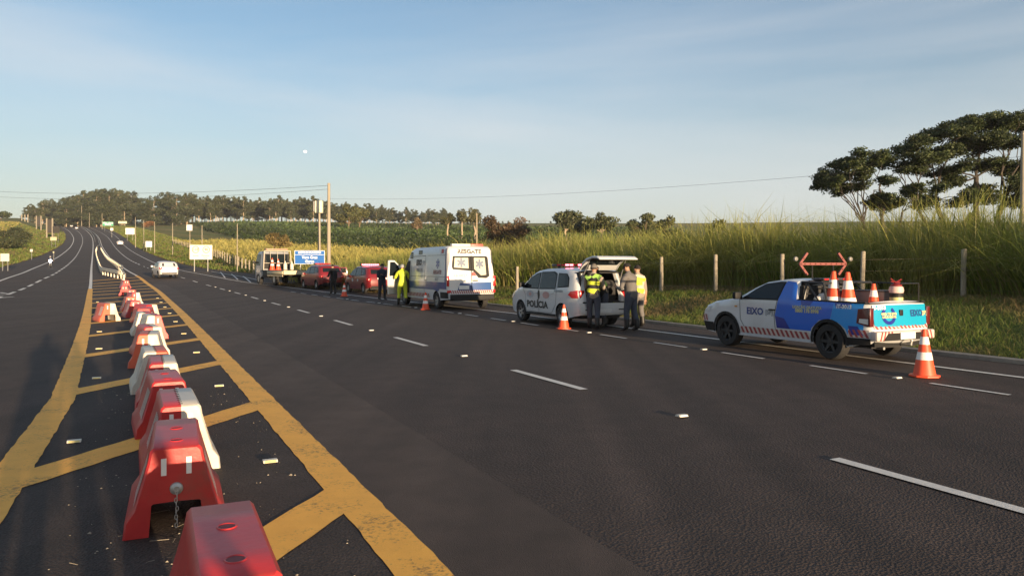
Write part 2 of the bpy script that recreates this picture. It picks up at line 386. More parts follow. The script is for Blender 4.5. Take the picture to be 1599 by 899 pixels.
# white solid lines
sheet('white_edge_line', [(*lw(RRx, .14), -100, 800), (*lw(LLx, .22), -60, 800), (*lw(MLx, .22, .15), 53, 800), (*lw(MRx, .20, -.1), 74, 800)], .012, WHITE, 'solid white edge lines of the carriageways')
# yellow border lines, with the edge slightly ragged
def rag(f, d, s, a=.006): return lambda Y: f(Y)+d+a*math.sin(Y*5.3+s)*math.sin(Y*1.7)+a*math.sin(Y*23.1+s*2)*math.sin(Y*3.1+s)+a*.7*math.sin(Y*41+s)
def fine_strip(fa, fb, y0, y1, step=.12):
    n_ = int((y1-y0)/step); vs = []; fs = []
    for i in range(n_+1):
        Y = y0+(y1-y0)*i/n_; vs += [(float(fa(Y)), Y, float(G(Y))+.014), (float(fb(Y)), Y, float(G(Y))+.014)]
        if i: fs.append((2*i-2, 2*i-1, 2*i+1, 2*i))
    return vs, fs
mb = MB()
for fa, fb, y0, y1 in ((rag(MRx, -.34, 0), rag(MRx, 0, 1), -20, 34), (rag(MLx, 0, 2), rag(MLx, .33, 3), -20, 34)):
    v_, f_ = fine_strip(fa, fb, y0, y1); mb.add(v_, f_)
for fa, fb, y0, y1 in ((off_(MRx, -.34), off_(MRx, 0), 34, 74), (off_(MLx, 0), off_(MLx, .33), 34, 53)):
    v_, f_ = ribbon('y', fa, fb, y0, y1, .014, None); mb.add(v_, f_)
# diagonal hatch bars: every 4.75 m, running from the left line (near) to the right line (far)
def polyflat(mb, pts, off=.0134):
    bm = bmesh.new(); f = bm.faces.new([bm.verts.new((p[0], p[1], 0)) for p in pts]); slice_Y(bm)
    for v in bm.verts: v.co.z = float(G(v.co.y))+off
    bm.verts.index_update(); mb.add([v.co.copy() for v in bm.verts], [[v.index for v in f.verts] for f in bm.faces]); bm.free()
def uline(f, v_guess, u0):   # u of a line X(Y) at a given v
    X, Y = UV(u0, v_guess)
    for _ in range(8):
        X = float(f(Y)); u = X*CT+Y*ST; _, Y = UV(u, v_guess)
    return u
for k in range(-3, 18):
    vl = 2.55+4.78*k; w_ = .42 if k < 8 else .40
    ul = uline(MLx, vl, -1)+.28; ur = uline(MRx, vl+2.7, 1.3)-.22
    s_ = 1.2
    n_ = 14; top = []; bot = []
    for i in range(n_+1):
        u = ul+(ur-ul)*i/n_; v = vl+(u-ul)*s_
        top.append(UV(u, v+w_/2*1.5+.012*math.sin(i*2.3+k))); bot.append(UV(u, v-w_/2*1.5+.012*math.sin(i*3.1+k*2)))
    if UV(ul, vl)[1] > 66: break
    for i in range(n_): polyflat(mb, [bot[i], bot[i+1], top[i+1], top[i]])
o = mb.build('yellow_median_marking', YEL); tag(o, 'worn yellow border lines and diagonal hatching of the median', kind='structure')
for p in o.data.polygons:
    pass
# dashed lane lines : geometry along curves
def arc(f, y0, y1, step=.25):
    ys = np.arange(y0, y1, step); xs = np.array([float(f(y)) for y in ys]); zs = G(ys)
    s = np.concatenate([[0], np.cumsum(np.sqrt(np.diff(xs)**2+np.diff(ys)**2))]); return ys, xs, s
def dashes(mb, f, y0, y1, dash, period, phase, wd, off=.012, studs=None, d=0):
    ys, xs, s = arc(f, y0, y1)
    k = math.floor(-phase/period)
    while True:
        a = phase+k*period; k += 1
        if a > s[-1]-dash: break
        if a < 0: continue
        for j in range(4):
            s0, s1 = a+dash*j/4, a+dash*(j+1)/4
            P0 = Vector((np.interp(s0, s, xs)+d, np.interp(s0, s, ys))); P1 = Vector((np.interp(s1, s, xs)+d, np.interp(s1, s, ys)))
            t = (P1-P0).normalized(); nrm = Vector((t.y, -t.x))*wd/2
            mb.add([(q.x, q.y, float(G(q.y))+off) for q in (P0-nrm, P0+nrm, P1+nrm, P1-nrm)], [(0, 1, 2, 3)])
        if studs is not None:
            sc_ = a+dash+(period-dash)/2
            if sc_ < s[-1]: studs.append((float(np.interp(sc_, s, xs)), float(np.interp(sc_, s, ys))))
lane_studs = []; cont_studs = []
mb = MB()
_, Y0 = UV(5.66, 11.4)   # far end of one dash
ys, xs, s = arc(RDx, -40, 700); s_ref = float(np.interp(Y0, ys, s))
dashes(mb, RDx, -40, 110, 2.25, 6.55, (s_ref-2.25) % 6.55, .13, studs=lane_studs)
dashes(mb, RDx, 110, 640, 4, 6.55, 1, .2)
CDx = lambda Y: RRx(Y)-1.85/CT
_, Y0 = UV(10.6, 14.1); ys, xs, s = arc(CDx, -20, 55); s_ref = float(np.interp(Y0, ys, s))
dashes(mb, CDx, -20, 50, 1.15, 2.25, (s_ref-1.15) % 2.25, .09, studs=cont_studs)
dashes(mb, LDx, 20, 640, 4, 6.6, 2, .22)
o = mb.build('dashed_lane_line', WHITE); tag(o, 'white dashed lane lines on both carriageways', kind='structure')
# arrow markings on the left carriageway and the exit lines by the tow truck
mb = MB()
for px0, py0, px1, py1, wd in ((-12, 461, 20, 459.5, .5), (-12, 466, 22, 463.5, .5), (0, 457, 14, 459, .3)):
    a = Vector(unp(px0, py0)); b = Vector(unp(px1, py1)); t = (b-a).normalized(); nrm = Vector((t.y, -t.x))*wd/2
    polyflat(mb, [tuple(a-nrm), tuple(b-nrm*.3), tuple(b+nrm*.3), tuple(a+nrm)])
o = mb.build('road_arrow', WHITE); tag(o, 'white arrow marking on the left carriageway', kind='structure')
mb = MB()
for pa, pb in (((330, 424), (402, 437)), ((345, 425), (352, 434)), ((362, 428), (372, 437)), ((380, 431.5), (392, 441))):
    a = Vector(unp(*pa)); b = Vector(unp(*pb)); t = (b-a).normalized(); nrm = Vector((t.y, -t.x))*.06
    polyflat(mb, [tuple(a-nrm), tuple(b-nrm), tuple(b+nrm), tuple(a+nrm)])
o = mb.build('exit_marking', WHITE); tag(o, 'white lines of the exit bay beside the tow truck', kind='structure')
# low concrete kerb along the shoulder
mb = MB(); yy = [q/2 for q in range(-20, 92)]
CONC = mat('weathered_concrete', (.27, .24, .20), .9, noise=.3, ns=9, bump=.4, dirt=.4)
vs = []
for Y in yy:
    X = float(RPx(Y)); z = float(G(Y))
    vs += [(X-.02, Y, z-.05), (X-.0, Y, z+.07), (X+.13, Y, z+.09), (X+.2, Y, z-.05)]
fs = []
for i in range(len(yy)-1):
    for k in range(3): fs.append((i*4+k, i*4+k+1, i*4+k+5, i*4+k+4))
mb.add(vs, fs); o = mb.build('kerb', CONC, smooth=30); tag(o, 'low weathered concrete kerb between shoulder and grass', kind='structure')
# reflective road studs
stud_m = [mat('stud_body', (.62, .58, .5), .5, noise=.2, ns=40), mat('stud_amber', (.75, .62, .25), .25), mat('stud_white', (.8, .78, .72), .25)]
def stud_mesh(yel):
    mb = MB(); mb.prism([(-.055, 0), (-.035, .022), (.035, .022), (.055, 0)], -.065, .065, 0, 'X')
    mb.prism([(-.0545, .003), (-.0375, .0205), (-.0395, .0215), (-.058, .003)], -.05, .05, 1 if yel else 2, 'X')
    me = mb.mesh('road_stud')
    for q in stud_m: me.materials.append(q)
    return me
sy, sw = stud_mesh(True), stud_mesh(False)
def stud(x, y, me, rz, label, group):
    o = bpy.data.objects.new('road_stud', me); COL.objects.link(o); o.location = (x, y, float(G(y))+.012); o.rotation_euler = (0, 0, rz); o.scale = (.95, .85, .9)
    tag(o, label, 'road stud', group); return o
ORDW = ('nearest the camera','second from the camera','third from the camera','fourth from the camera','fifth from the camera','sixth from the camera','seventh from the camera','eighth from the camera','ninth from the camera','tenth from the camera','eleventh from the camera','farthest')
i = 0
for (x, y) in lane_studs:
    if 2 < y < 60: stud(x, y, sw, TH, 'white road stud in the dashed lane line, '+ORDW[min(i, 11)], 'white studs along the dashed lane line'); i += 1
i = 0
for j, (x, y) in enumerate(cont_studs):
    if 6 < y < 40 and j % 2 == 0: stud(x, y, sw, TH, 'white road stud on the short dashed line by the shoulder, '+ORDW[min(i, 11)], 'white studs along the short dashed shoulder line'); i += 1
for k in range(0, 9):
    ord_ = 'nearest the camera' if k == 0 else None
    v = 4.75*k
    ul = uline(MLx, v+3.9, -1)+.52; x, y = UV(ul, v+3.9)
    if y > 1.5: stud(x, y, sy, TH, 'amber road stud inside the left yellow median line, '+ORDW[k], 'amber studs along the left yellow line')
    ur = uline(MRx, v+7.0, 1.3)-.55; x, y = UV(ur, v+7.0)
    stud(x, y, sy, TH, 'amber road stud inside the right yellow median line, '+ORDW[k], 'amber studs along the right yellow line')
# litter and gravel crumbs on the median
mb = MB()
for k in range(260):
    v = random.uniform(2.0, 12); u = random.uniform(-.5, 1.25); x, y = UV(u, v); s_ = random.uniform(.003, .011)*(1 if random.random() < .9 else 1.8)
    h_ = s_*.7; a = random.random()*3
    mb.add([(x+s_*math.cos(a), y+s_*math.sin(a), .01), (x+s_*math.cos(a+2.1), y+s_*math.sin(a+2.1), .01), (x+s_*math.cos(a+4.2), y+s_*math.sin(a+4.2), .01), (x, y, .01+h_)], [(0, 1, 3), (1, 2, 3), (2, 0, 3)])
for k in range(60):    # dry straw under the barriers
    v = random.gauss(4.3, 1.0); u = random.gauss(.15, .28); x, y = UV(u, v); a = random.random()*6.3; l = random.uniform(.03, .12)
    mb.tube([(x, y, .014), (x+l*math.cos(a), y+l*math.sin(a), .016+random.random()*.01)], .0012, 3)
o = mb.build('gravel', mat('pale_grit', (.35, .3, .23), .9)); tag(o, 'loose grit and dry straw scattered on the median', kind='stuff')

# ================================================================== VEGETATION
LEAF = leaf_mat('leaf'); GRASSM = leaf_mat('grass_blade', .6, .35); BARK = mat('grey_brown_bark', (.17, .12, .08), .95, noise=.35, ns=3, bump=.6, bs=20)
DARKBARK = mat('dark_grey_bark', (.055, .045, .038), .95, noise=.35, ns=3, bump=.6, bs=20)
PALEBARK = mat('pale_smooth_bark', (.36, .28, .2), .9, noise=.3, ns=2)
def blades(name, P, H, W, lean, colr, segs=3, droop=.25, parent=None, kind='stuff', label=None, tipcol=None, tipmix=.5):
    """grass blades: P (n,3) roots, H heights, W widths, lean (n,2) horizontal lean per unit height"""
    n = len(P); ang = rng.uniform(0, math.pi, n); dx = np.cos(ang); dy = np.sin(ang)
    V = np.zeros((n, segs+1, 2, 3)); C = np.zeros((n, segs+1, 2, 3))
    for k in range(segs+1):
        t = k/segs; ww = W*(1-t**1.6*.92)/2
        cx = P[:, 0]+lean[:, 0]*H*(t+droop*3*t**3); cy = P[:, 1]+lean[:, 1]*H*(t+droop*3*t**3); cz = P[:, 2]+H*(t-droop*t**3)
        for j, s_ in enumerate((-1, 1)):
            V[:, k, j, 0] = cx+s_*dx*ww; V[:, k, j, 1] = cy+s_*dy*ww; V[:, k, j, 2] = cz
            cc = colr if tipcol is None else colr*(1-tipmix*t*t)+tipcol*(tipmix*t*t)
            C[:, k, j] = cc
    I = np.arange(n*(segs+1)*2).reshape(n, segs+1, 2)
    Fq = np.stack([I[:, :-1, 0], I[:, :-1, 1], I[:, 1:, 1], I[:, 1:, 0]], -1).reshape(-1, 4)
    o = npmesh(name, V.reshape(-1, 3), Fq, C.reshape(-1, 3), GRASSM, parent); tag(o, label, kind=kind); return o
def vcol(n, a, b, jit=.25):
    t = rng.random((n, 1)); return np.clip((np.array(a)*(1-t)+np.array(b)*t)*(1+rng.uniform(-jit, jit, (n, 1))), 0.003, 1)
# fence line, read off the foot of the posts
_fp = [unp(px, py, .7) for px, py in ((398, 417), (337, 402.5), (297, 388), (234, 367.5), (212, 358.5), (190, 352.5))]
FX_pts = sorted([(UV(22.0, v)[1], UV(22.0, v)[0]) for v in (-60, 0, 15, 25)] + [(50, -9.2), (62, -18.5)] + [(y, x) for x, y in _fp])
FX_tab = pchip([q[0] for q in FX_pts], [q[1] for q in FX_pts], YS)
def FXx(Y): return np.interp(Y, YS, FX_tab)
# ---- tall cane grass behind the fence (near wall)
def scatter_band(n, y0, y1, d0, d1, f, powr=1.0):
    Y = rng.uniform(y0, y1, n); d = d0+(d1-d0)*rng.random(n)**powr
    X = f(Y)+d; return X, Y, d
n = 90000
X, Y, d = scatter_band(n, 6, 62, 1.0, 9, FXx, 1.3)
near = np.exp(-(Y-6)/34); keep = rng.random(n) < np.clip(near*1.15, .35, 1)
X, Y, d = X[keep], Y[keep], d[keep]; n = len(X)
patch = .5+.5*np.sin(X*.55+1.1*np.sin(Y*.35))*np.cos(Y*.42+X*.13)
H = (2.75+.95*patch+rng.normal(0, .32, n))*np.clip(.62+d*.11, .5, 1.12)*np.interp(Y, [6, 30, 40, 50, 62], [1.08, 1.10, 1.0, .8, .7])*(1+.10*np.sin(X*.9+Y*.23)*np.sin(Y*.31))
P = np.stack([X, Y, HT(X, Y)-.05], 1)
cl_ = .22*np.sin(X*1.9+2.3*np.sin(Y*1.1))*np.cos(Y*.7); ln = np.stack([rng.normal(-.02, .20, n)+cl_, rng.normal(-.05, .2, n)+.12*np.sin(Y*1.7+X)], 1)
stiff = rng.random(n) < .14; ln[stiff] *= .35; H[stiff] *= .86
cg = vcol(n, (.12, .19, .03), (.27, .29, .055)); gold_ = sm(.62, .95, patch)[:, None]*.55+sm(.8, 1, rng.random(n))[:, None]*.4
dry = (rng.random((n, 1)) < .16)*.8; cg = cg*(1-dry)+vcol(n, (.38, .30, .14), (.20, .15, .07))*dry
cg = cg*(1-gold_)+vcol(n, (.42, .34, .10), (.32, .30, .08))*gold_
blades('tall_grass', P, H, rng.uniform(.02, .042, n)*np.interp(Y, [6, 60], [.9, 1.7]), ln, cg, 4, np.where(stiff, .06, rng.uniform(.16, .75, n)), label='wall of tall green cane grass behind the fence', tipcol=np.array([.38, .38, .10]), tipmix=.5)
# feathery plumes standing above it
n = 1700; X, Y, d = scatter_band(n, 8, 62, 1.5, 9, FXx); P = np.stack([X, Y, HT(X, Y)], 1)
patch = .5+.5*np.sin(X*.55+1.1*np.sin(Y*.35))*np.cos(Y*.42+X*.13)
blades('grass_plume', P, (2.95+.8*patch+rng.normal(0, .22, n))*np.interp(Y, [6, 30, 40, 50, 62], [1.0, 1.05, .96, .78, .7]), rng.uniform(.012, .03, n), np.stack([rng.normal(-.05, .1, n), rng.normal(0, .1, n)], 1), vcol(n, (.42, .38, .20), (.32, .30, .11)), 4, .15, label='pale seed plumes standing above the tall grass')
# farther tall grass, up to the golden stand by the ambulance
def field(name, n, y0, y1, d0, d1, f, h, wd, ca, cb, tip, label, hj=.25, pw=1.0, segs=2, dens=None, dmax=None):
    Y = y0*(y1/y0)**rng.random(n); d = d0+(d1-d0)*rng.random(n)**pw; X = f(Y)+d
    if dens is not None: k = rng.random(n) < dens(X, Y); X, Y, d = X[k], Y[k], d[k]
    n = len(X); P = np.stack([X, Y, HT(X, Y)-.03], 1)
    pt = .5+.5*np.sin(X*.19+2*np.sin(Y*.05))*np.cos(Y*.09+X*.03)
    H = h*(.75+.5*pt)*(1+rng.normal(0, hj, n)); H = np.clip(H, .05, None)
    c = vcol(n, ca, cb); return blades(name, P, H, wd*np.maximum(.7, Y/45), np.stack([rng.normal(-.05, .2, n), rng.normal(0, .2, n)], 1), c, segs, .25, label=label, tipcol=np.array(tip))
field('golden_grass', 52000, 56, 250, .8, 75, FXx, 1.45, .11, (.18, .20, .045), (.40, .34, .09), (.46, .38, .13), 'golden green tall grass in the field beyond the fence', dens=lambda X, Y: np.clip(1.25-(X-FXx(Y))/np.interp(Y, [56, 110, 250], [80, 45, 22]), 0, 1))
field('distant_tall_grass', 26000, 44, 70, 6, 45, FXx, 2.5, .05, (.15, .19, .04), (.38, .33, .08), (.46, .40, .13), 'tall yellow green grass stand beyond the ambulance', segs=3, dens=lambda X, Y: (X/Y > -.14)*1.0)
field('hill_grass', 40000, 50, 150, 12, 130, FXx, 2.9, .09, (.13, .19, .04), (.28, .29, .07), (.36, .35, .11), 'tall grass rising behind the patrol car', segs=2, dens=lambda X, Y: (X/Y > .09)*1.0)
# short verge grass, right and left
def verge(name, n, y0, y1, d0, d1, f, sgn, h, label, wd=.012):
    Y = y0*(y1/y0)**rng.random(n); d = d0+(d1-d0)*rng.random(n)**1.1; X = f(Y)+sgn*d; P = np.stack([X, Y, HT(X, Y)-.01], 1)
    pt = .5+.5*np.sin(X*.9+1.3*np.sin(Y*.6))*np.cos(Y*.7)
    H = np.clip(h*(.6+.9*pt)*(1+rng.normal(0, .35, n)), .03, None)
    c = vcol(n, (.09, .15, .025), (.18, .22, .045)); g = (np.clip(sm(.40, .85, 1-pt)*.9+(rng.random(n) < .2)*.6, 0, 1))[:, None]; c = c*(1-g)+vcol(n, (.27, .19, .09), (.15, .11, .05))*g
    return blades(name, P, H, wd*np.maximum(1, Y/16), rng.normal(0, .3, (n, 2)), c, 2, .3, label=label)
verge('verge_grass', 90000, 9, 70, .25, 8.4, RPx, 1, .17, 'short rough grass on the verge below the fence')
verge('far_verge_grass', 34000, 60, 560, .3, 20, RPx, 1, .3, 'mown grass verge beside the uphill carriageway', .02)
verge('left_verge_grass', 42000, 50, 420, .3, 42, LPx, -1, .35, 'green grass bank left of the oncoming carriageway', .02)
field('left_field_grass', 16000, 120, 420, 24, 120, lambda Y: LPx(Y)-144, .7, .10, (.20, .20, .05), (.40, .33, .10), (.44, .36, .13), 'golden green pasture on the rise left of the road')
# dry litter tufts along the fence foot
n = 16000; X, Y, d = scatter_band(n, 9, 60, -1.8, 1.2, FXx); P = np.stack([X, Y, HT(X, Y)], 1)
blades('dry_grass', P, rng.uniform(.1, .45, n), rng.uniform(.01, .025, n), rng.normal(0, .5, (n, 2)), vcol(n, (.3, .22, .1), (.18, .14, .06)), 2, .4, label='dry straw coloured grass along the foot of the fence')

# ---- crowns and trees
def leafquads(C_, size, col, flat=0.0):
    """C_ (n,3) centres; returns V,F,col for small leaf-clump quads of random orientation"""
    n = len(C_); a = rng.normal(size=(n, 3)); a[:, 2] *= (1-flat*.6); a /= np.linalg.norm(a, axis=1)[:, None]
    b = rng.normal(size=(n, 3)); b -= a*np.sum(a*b, 1)[:, None]; b /= np.linalg.norm(b, axis=1)[:, None]
    s_ = (size*rng.uniform(.6, 1.3, n))[:, None]
    V = np.stack([C_-a*s_, C_-b*s_*.55, C_+a*s_, C_+b*s_*.55], 1).reshape(-1, 3)
    Fq = np.arange(n*4).reshape(n, 4); return V, Fq, np.repeat(col, 4, 0)
def blobs_pts(blobs, n, shell=.55):
    """n points spread through ellipsoid blobs [(cx,cy,cz,rx,ry,rz)], mostly near the surface, upper side favoured"""
    B = np.array(blobs); w = B[:, 3]*B[:, 4]*B[:, 5]; w = w**.75; idx = rng.choice(len(B), n, p=w/w.sum())
    d = rng.normal(size=(n, 3)); d /= np.linalg.norm(d, axis=1)[:, None]; r = shell+(1-shell)*rng.random(n)**.6
    r *= 1+.18*np.sin(d[:, 0]*7+idx)*np.cos(d[:, 1]*6+d[:, 2]*5)
    return B[idx, :3]+d*r[:, None]*B[idx, 3:6], idx
def make_crown(blobs, n, size, ca, cb, name='crown', parent=None, shell=.5, flat=0):
    P, idx = blobs_pts(blobs, n, shell); tone = rng.uniform(.7, 1.3, len(blobs))[idx][:, None]
    col = vcol(n, ca, cb, .3)*tone; V, Fq, c = leafquads(P, size, col, flat)
    return npmesh(name, V, Fq, c, LEAF, parent)
def limb(mb, a, b, r0, r1, wig=.06, n=5, sides=6):
    a = Vector(a); b = Vector(b); L = (b-a).length; pts = []
    for i in range(n+1):
        t = i/n; p = a.lerp(b, t); k = math.sin(t*math.pi)*L*wig
        pts.append(p+Vector((random.uniform(-1, 1), random.uniform(-1, 1), random.uniform(-.4, .8)))*k)
    mb.tube(pts, [r0+(r1-r0)*i/n for i in range(n+1)], sides); return pts
def eucalyptus(seed, H, n, bare=.35, wid=.2, ca=(.036, .050, .022), cb=(.080, .084, .038), leaf=.55):
    random.seed(seed); t = thing('eucalyptus_tree'); mb = MB()
    limb(mb, (0, 0, -.5), (random.uniform(-.4, .4), 0, H*.9), H*.013+.08, .05, .015, 6); bl = []
    for k in range(17):
        z = H*(bare+(.95-bare)*(k/16)); rr = H*wid*1.25*math.sin(math.pi*(.2+.7*(k/16)))*random.uniform(.65, 1.2)
        a = random.random()*6.3; cx, cy = rr*.7*math.cos(a), rr*.7*math.sin(a)
        limb(mb, (0, 0, z-H*.1), (cx, cy, z), .09, .03, .05, 3, 4)
        bl.append((cx, cy, z, rr*random.uniform(.6, .95), rr*random.uniform(.6, .95), H*random.uniform(.045, .085)))
    mb.build('trunk', PALEBARK, t); make_crown(bl, n, leaf, ca, cb, 'crown', t, .3); return t
def broadleaf(seed, H, W, n, ca, cb, leaf=.4, trunk=.25, bark=None):
    random.seed(seed); t = thing('broadleaf_tree'); mb = MB(); bl = []
    top = limb(mb, (0, 0, -.5), (0, 0, H*trunk*1.6), H*.03, H*.018, .03)[-1]
    for k in range(11):
        a = k*2.4+random.random(); rr = W/2*random.uniform(.2, .72); z = H*random.uniform(trunk+.12, .86)*(1-.22*(rr/(W/2))**2)
        c_ = (rr*math.cos(a), rr*math.sin(a), z); limb(mb, (0, 0, H*trunk), c_, H*.014, .03, .1, 4, 5)
        bl.append((*c_, W*random.uniform(.14, .24), W*random.uniform(.14, .24), H*random.uniform(.09, .16)))
    mb.build('trunk', bark or BARK, t); make_crown(bl, n, leaf, ca, cb, 'crown', t, .4); return t
euc = [eucalyptus(s, 24, 3600, b, w) for s, b, w in ((1, .26, .17), (2, .32, .16), (3, .22, .2), (4, .34, .17), (5, .18, .2))]
eucD = [eucalyptus(s, 24, 3400, .08, .24, (.030, .044, .019), (.066, .072, .032)) for s in (11, 12, 13)]
for e in euc+eucD: freeze(e)
used_protos = set()
def put(proto, px, Y, top, label, cat, group, sx=1.0, H0=24.0, rz=None):
    X, Y, z = atY(px, Y); Ht = ztop(top, Y)-z; s_ = Ht/H0
    if proto.name in used_protos: o = copy_tree(proto)
    else: o = proto; used_protos.add(proto.name)
    o.location = (X, Y, z); o.rotation_euler = (0, 0, random.random()*6.3 if rz is None else rz); o.scale = (s_*sx, s_*sx, s_)
    return tag(o, label, cat, group)
def interp_tops(tab, px): return float(np.interp(px, [a for a, b in tab], [b for a, b in tab]))
random.seed(5)
LT = ((28, 336), (45, 322), (70, 314), (95, 312), (115, 305), (135, 298), (150, 295), (175, 293), (200, 296), (213, 304))
RT = ((222, 314), (240, 305), (262, 300), (280, 304), (300, 304), (330, 306), (352, 308), (380, 308), (400, 311), (430, 305), (455, 311), (478, 307), (505, 312), (530, 316), (580, 320), (620, 324), (660, 329), (700, 326), (740, 330), (770, 333), (830, 338), (900, 343))
px = 33
while px < 214:
    put(random.choice(eucD+euc[:1]), px+random.uniform(-2, 2), random.uniform(600, 690), interp_tops(LT, px)+random.uniform(-2, 4), 'dense dark eucalyptus in the clump left of the hilltop road', 'tree', 'eucalyptus trees in the dense clump over the road', random.uniform(1.0, 1.35)); px += random.uniform(4.5, 7.5)
for k in range(20):
    px = random.uniform(100, 210); put(random.choice(eucD), px, random.uniform(540, 600), interp_tops(LT, px)+random.uniform(4, 14), 'dense dark eucalyptus in the clump left of the hilltop road', 'tree', 'eucalyptus trees in the dense clump over the road', random.uniform(.9, 1.2))
px = 222
while px < 300:
    put(random.choice(eucD), px, random.uniform(520, 620), interp_tops(RT, px)+random.uniform(-2, 5), 'dark full eucalyptus right of the gap in the tree line', 'tree', 'dark eucalyptus trees right of the gap', random.uniform(.9, 1.15)); px += random.uniform(6, 10)
px = 292
while px < 700:
    put(random.choice(euc), px, random.uniform(560, 640), interp_tops(RT, px)+random.uniform(-3, 7), 'slender eucalyptus with bare pale trunk in the long row on the hill', 'tree', 'eucalyptus trees in the long row beyond the field', random.uniform(.85, 1.2)); px += random.uniform(3.6, 6.2)
px = 300
while px < 900:
    put(random.choice(euc), px, random.uniform(700, 760), interp_tops(RT, px)+random.uniform(4, 12), 'distant eucalyptus in the second row behind the long row', 'tree', 'eucalyptus trees in the back row', random.uniform(1.1, 1.5)); px += random.uniform(6, 10)
random.seed(21)
G1, G2 = (.05, .07, .02), (.13, .12, .04)
def single(px, Y, top, W, seed, n, ca, cb, label, leaf=.4, trunk=.25, bark=None, group=None):
    X, Y, z = atY(px, Y); H = ztop(top, Y)-z; t = broadleaf(seed, H, W, n, ca, cb, leaf, trunk, bark); t.location = (X, Y, z)
    return tag(t, label, 'tree', group)
single(545, 420, 317, 17, 31, 3600, G1, (.16, .15, .05), 'full yellow green tree at the right end of the coffee field, behind the concrete pole', .6)
single(562, 430, 322, 12, 32, 2400, G1, G2, 'smaller green tree just right of the full yellow green tree', .6)
single(785, 130, 329, 8.5, 33, 5200, (.07, .05, .03), (.13, .085, .045), 'reddish brown bushy tree with dense crown right of the ambulance', .22, .12)
single(808, 135, 334, 5, 40, 1800, (.09, .055, .035), (.15, .1, .06), 'small reddish brown shrubby tree beside the larger brown tree', .2, .12)
single(884, 190, 325, 9, 34, 2600, (.05, .07, .03), (.12, .12, .06), 'spreading grey green tree with several thin pale trunks above the patrol car', .34, .42, PALEBARK)
single(909, 196, 334, 8, 35, 1800, (.05, .07, .03), (.11, .11, .05), 'lower grey green tree between the two taller ones above the patrol car', .34, .42, PALEBARK)
single(940, 188, 327, 9.5, 36, 2600, (.06, .08, .03), (.13, .13, .06), 'flat topped olive tree with thin trunks above the open tailgate', .34, .4, PALEBARK)
single(1007, 170, 327, 8.5, 37, 2600, (.05, .07, .03), (.12, .12, .05), 'rounded olive tree peeking over the tall grass', .32, .3)
single(1045, 172, 336, 8, 38, 2000, (.07, .09, .03), (.15, .14, .05), 'low broad green tree beside the rounded olive tree', .32, .3)
single(1120, 160, 338, 5, 39, 900, (.07, .09, .03), (.15, .14, .05), 'small green treetop peeping over the grass ridge', .3, .3)
single(652, 300, 336, 5, 41, 900, (.12, .09, .05), (.2, .15, .08), 'thin dry brown tree in front of the far tree row', .4, .35)
single(742, 240, 323, 6, 42, 1300, (.06, .07, .03), (.12, .11, .05), 'sparse pale trunked tree by the wooden pole', .34, .5, PALEBARK)
single(722, 260, 326, 6, 43, 1200, (.06, .07, .03), (.12, .11, .05), 'sparse tree left of the wooden pole', .34, .5, PALEBARK)
single(700, 250, 328, 5, 44, 1100, (.06, .07, .03), (.12, .11, .05), 'sparse slender tree two left of the wooden pole', .34, .5, PALEBARK)
single(434, 120, 360, 4.6, 45, 1800, (.13, .10, .035), (.22, .16, .06), 'straw coloured bush standing in the golden grass', .16, .05)
single(2, 520, 327, 14, 46, 1600, (.03, .05, .02), (.07, .08, .03), 'dark round tree on the left skyline', .7)
single(232, 505, 345, 9, 47, 1500, (.16, .075, .03), (.24, .12, .05), 'rusty orange bush at the foot of the tree line', .45, .02)
# dark clipped bushes in the left field
random.seed(3)
BW = ('fourth from the left', 'tall, in the middle', 'right of the middle', 'near the right end', 'rightmost', 'at the back left', 'at the back, middle', 'at the back right', 'half cut by the frame')
for k, (px, py, wd) in enumerate(((4, 386, 7), (14, 384, 6.5), (24, 381, 6.5), (33, 378, 6), (40, 373, 5.5), (8, 374, 7), (20, 371, 6), (30, 369, 6), (-12, 385, 8))):
    X, Y = at(px, py+2, .9); z = float(HT(X, Y)); H = 3.0*random.uniform(.85, 1.15)
    t = thing('bush', (X, Y, z), 0, 'dark green bush in the clump left of the road, '+BW[k], 'bush', 'dark bushes in the left field'); mb = MB(); limb(mb, (0, 0, -.2), (0, 0, H*.6), .1, .04); mb.build('stem', BARK, t)
    make_crown([(random.uniform(-wd*.3, wd*.3), random.uniform(-wd*.3, wd*.3), H*random.uniform(.4, .65), wd*.3, wd*.3, H*.35) for _ in range(5)], 1300, .22, (.03, .045, .018), (.07, .07, .03), 'foliage', t, .4)
# coffee field : leafy hedge rows climbing the slope
VV = []; CC = []
rowsP = []
x0 = -1
for k in range(64):
    Y0_ = 165+k*6.0
    xl = (np.interp(Y0_, [165, 200, 240, 300, 400, 560], [520, 470, 420, 365, 325, 300])-CX)/F*Y0_
    xr = (np.interp(Y0_, [165, 240, 300, 560], [1080, 1080, 1060, 1040])-CX)/F*Y0_
    m_ = int((xr-xl)*np.interp(Y0_, [165, 560], [7.0, 2.2])); xs = rng.uniform(xl, xr, m_); yy_ = Y0_+rng.normal(0, .8, m_); zz = HT(xs, yy_)+np.abs(rng.normal(1.0, .55, m_))*(1+.25*np.sin(xs*.35+k))
    VV.append(np.stack([xs, yy_, zz], 1))
P = np.concatenate(VV); s_ = np.interp(P[:, 1], [165, 560], [.34, .95]); tone = .8+.35*np.sin(P[:, 0]*.05+P[:, 1]*.031)[:, None]
V, Fq, c = leafquads(P, s_, vcol(len(P), (.036, .065, .018), (.08, .115, .032), .35)*tone)
o = npmesh('coffee_rows', V, Fq, c, LEAF); tag(o, 'dark green rows of coffee bushes covering the slope', kind='stuff')
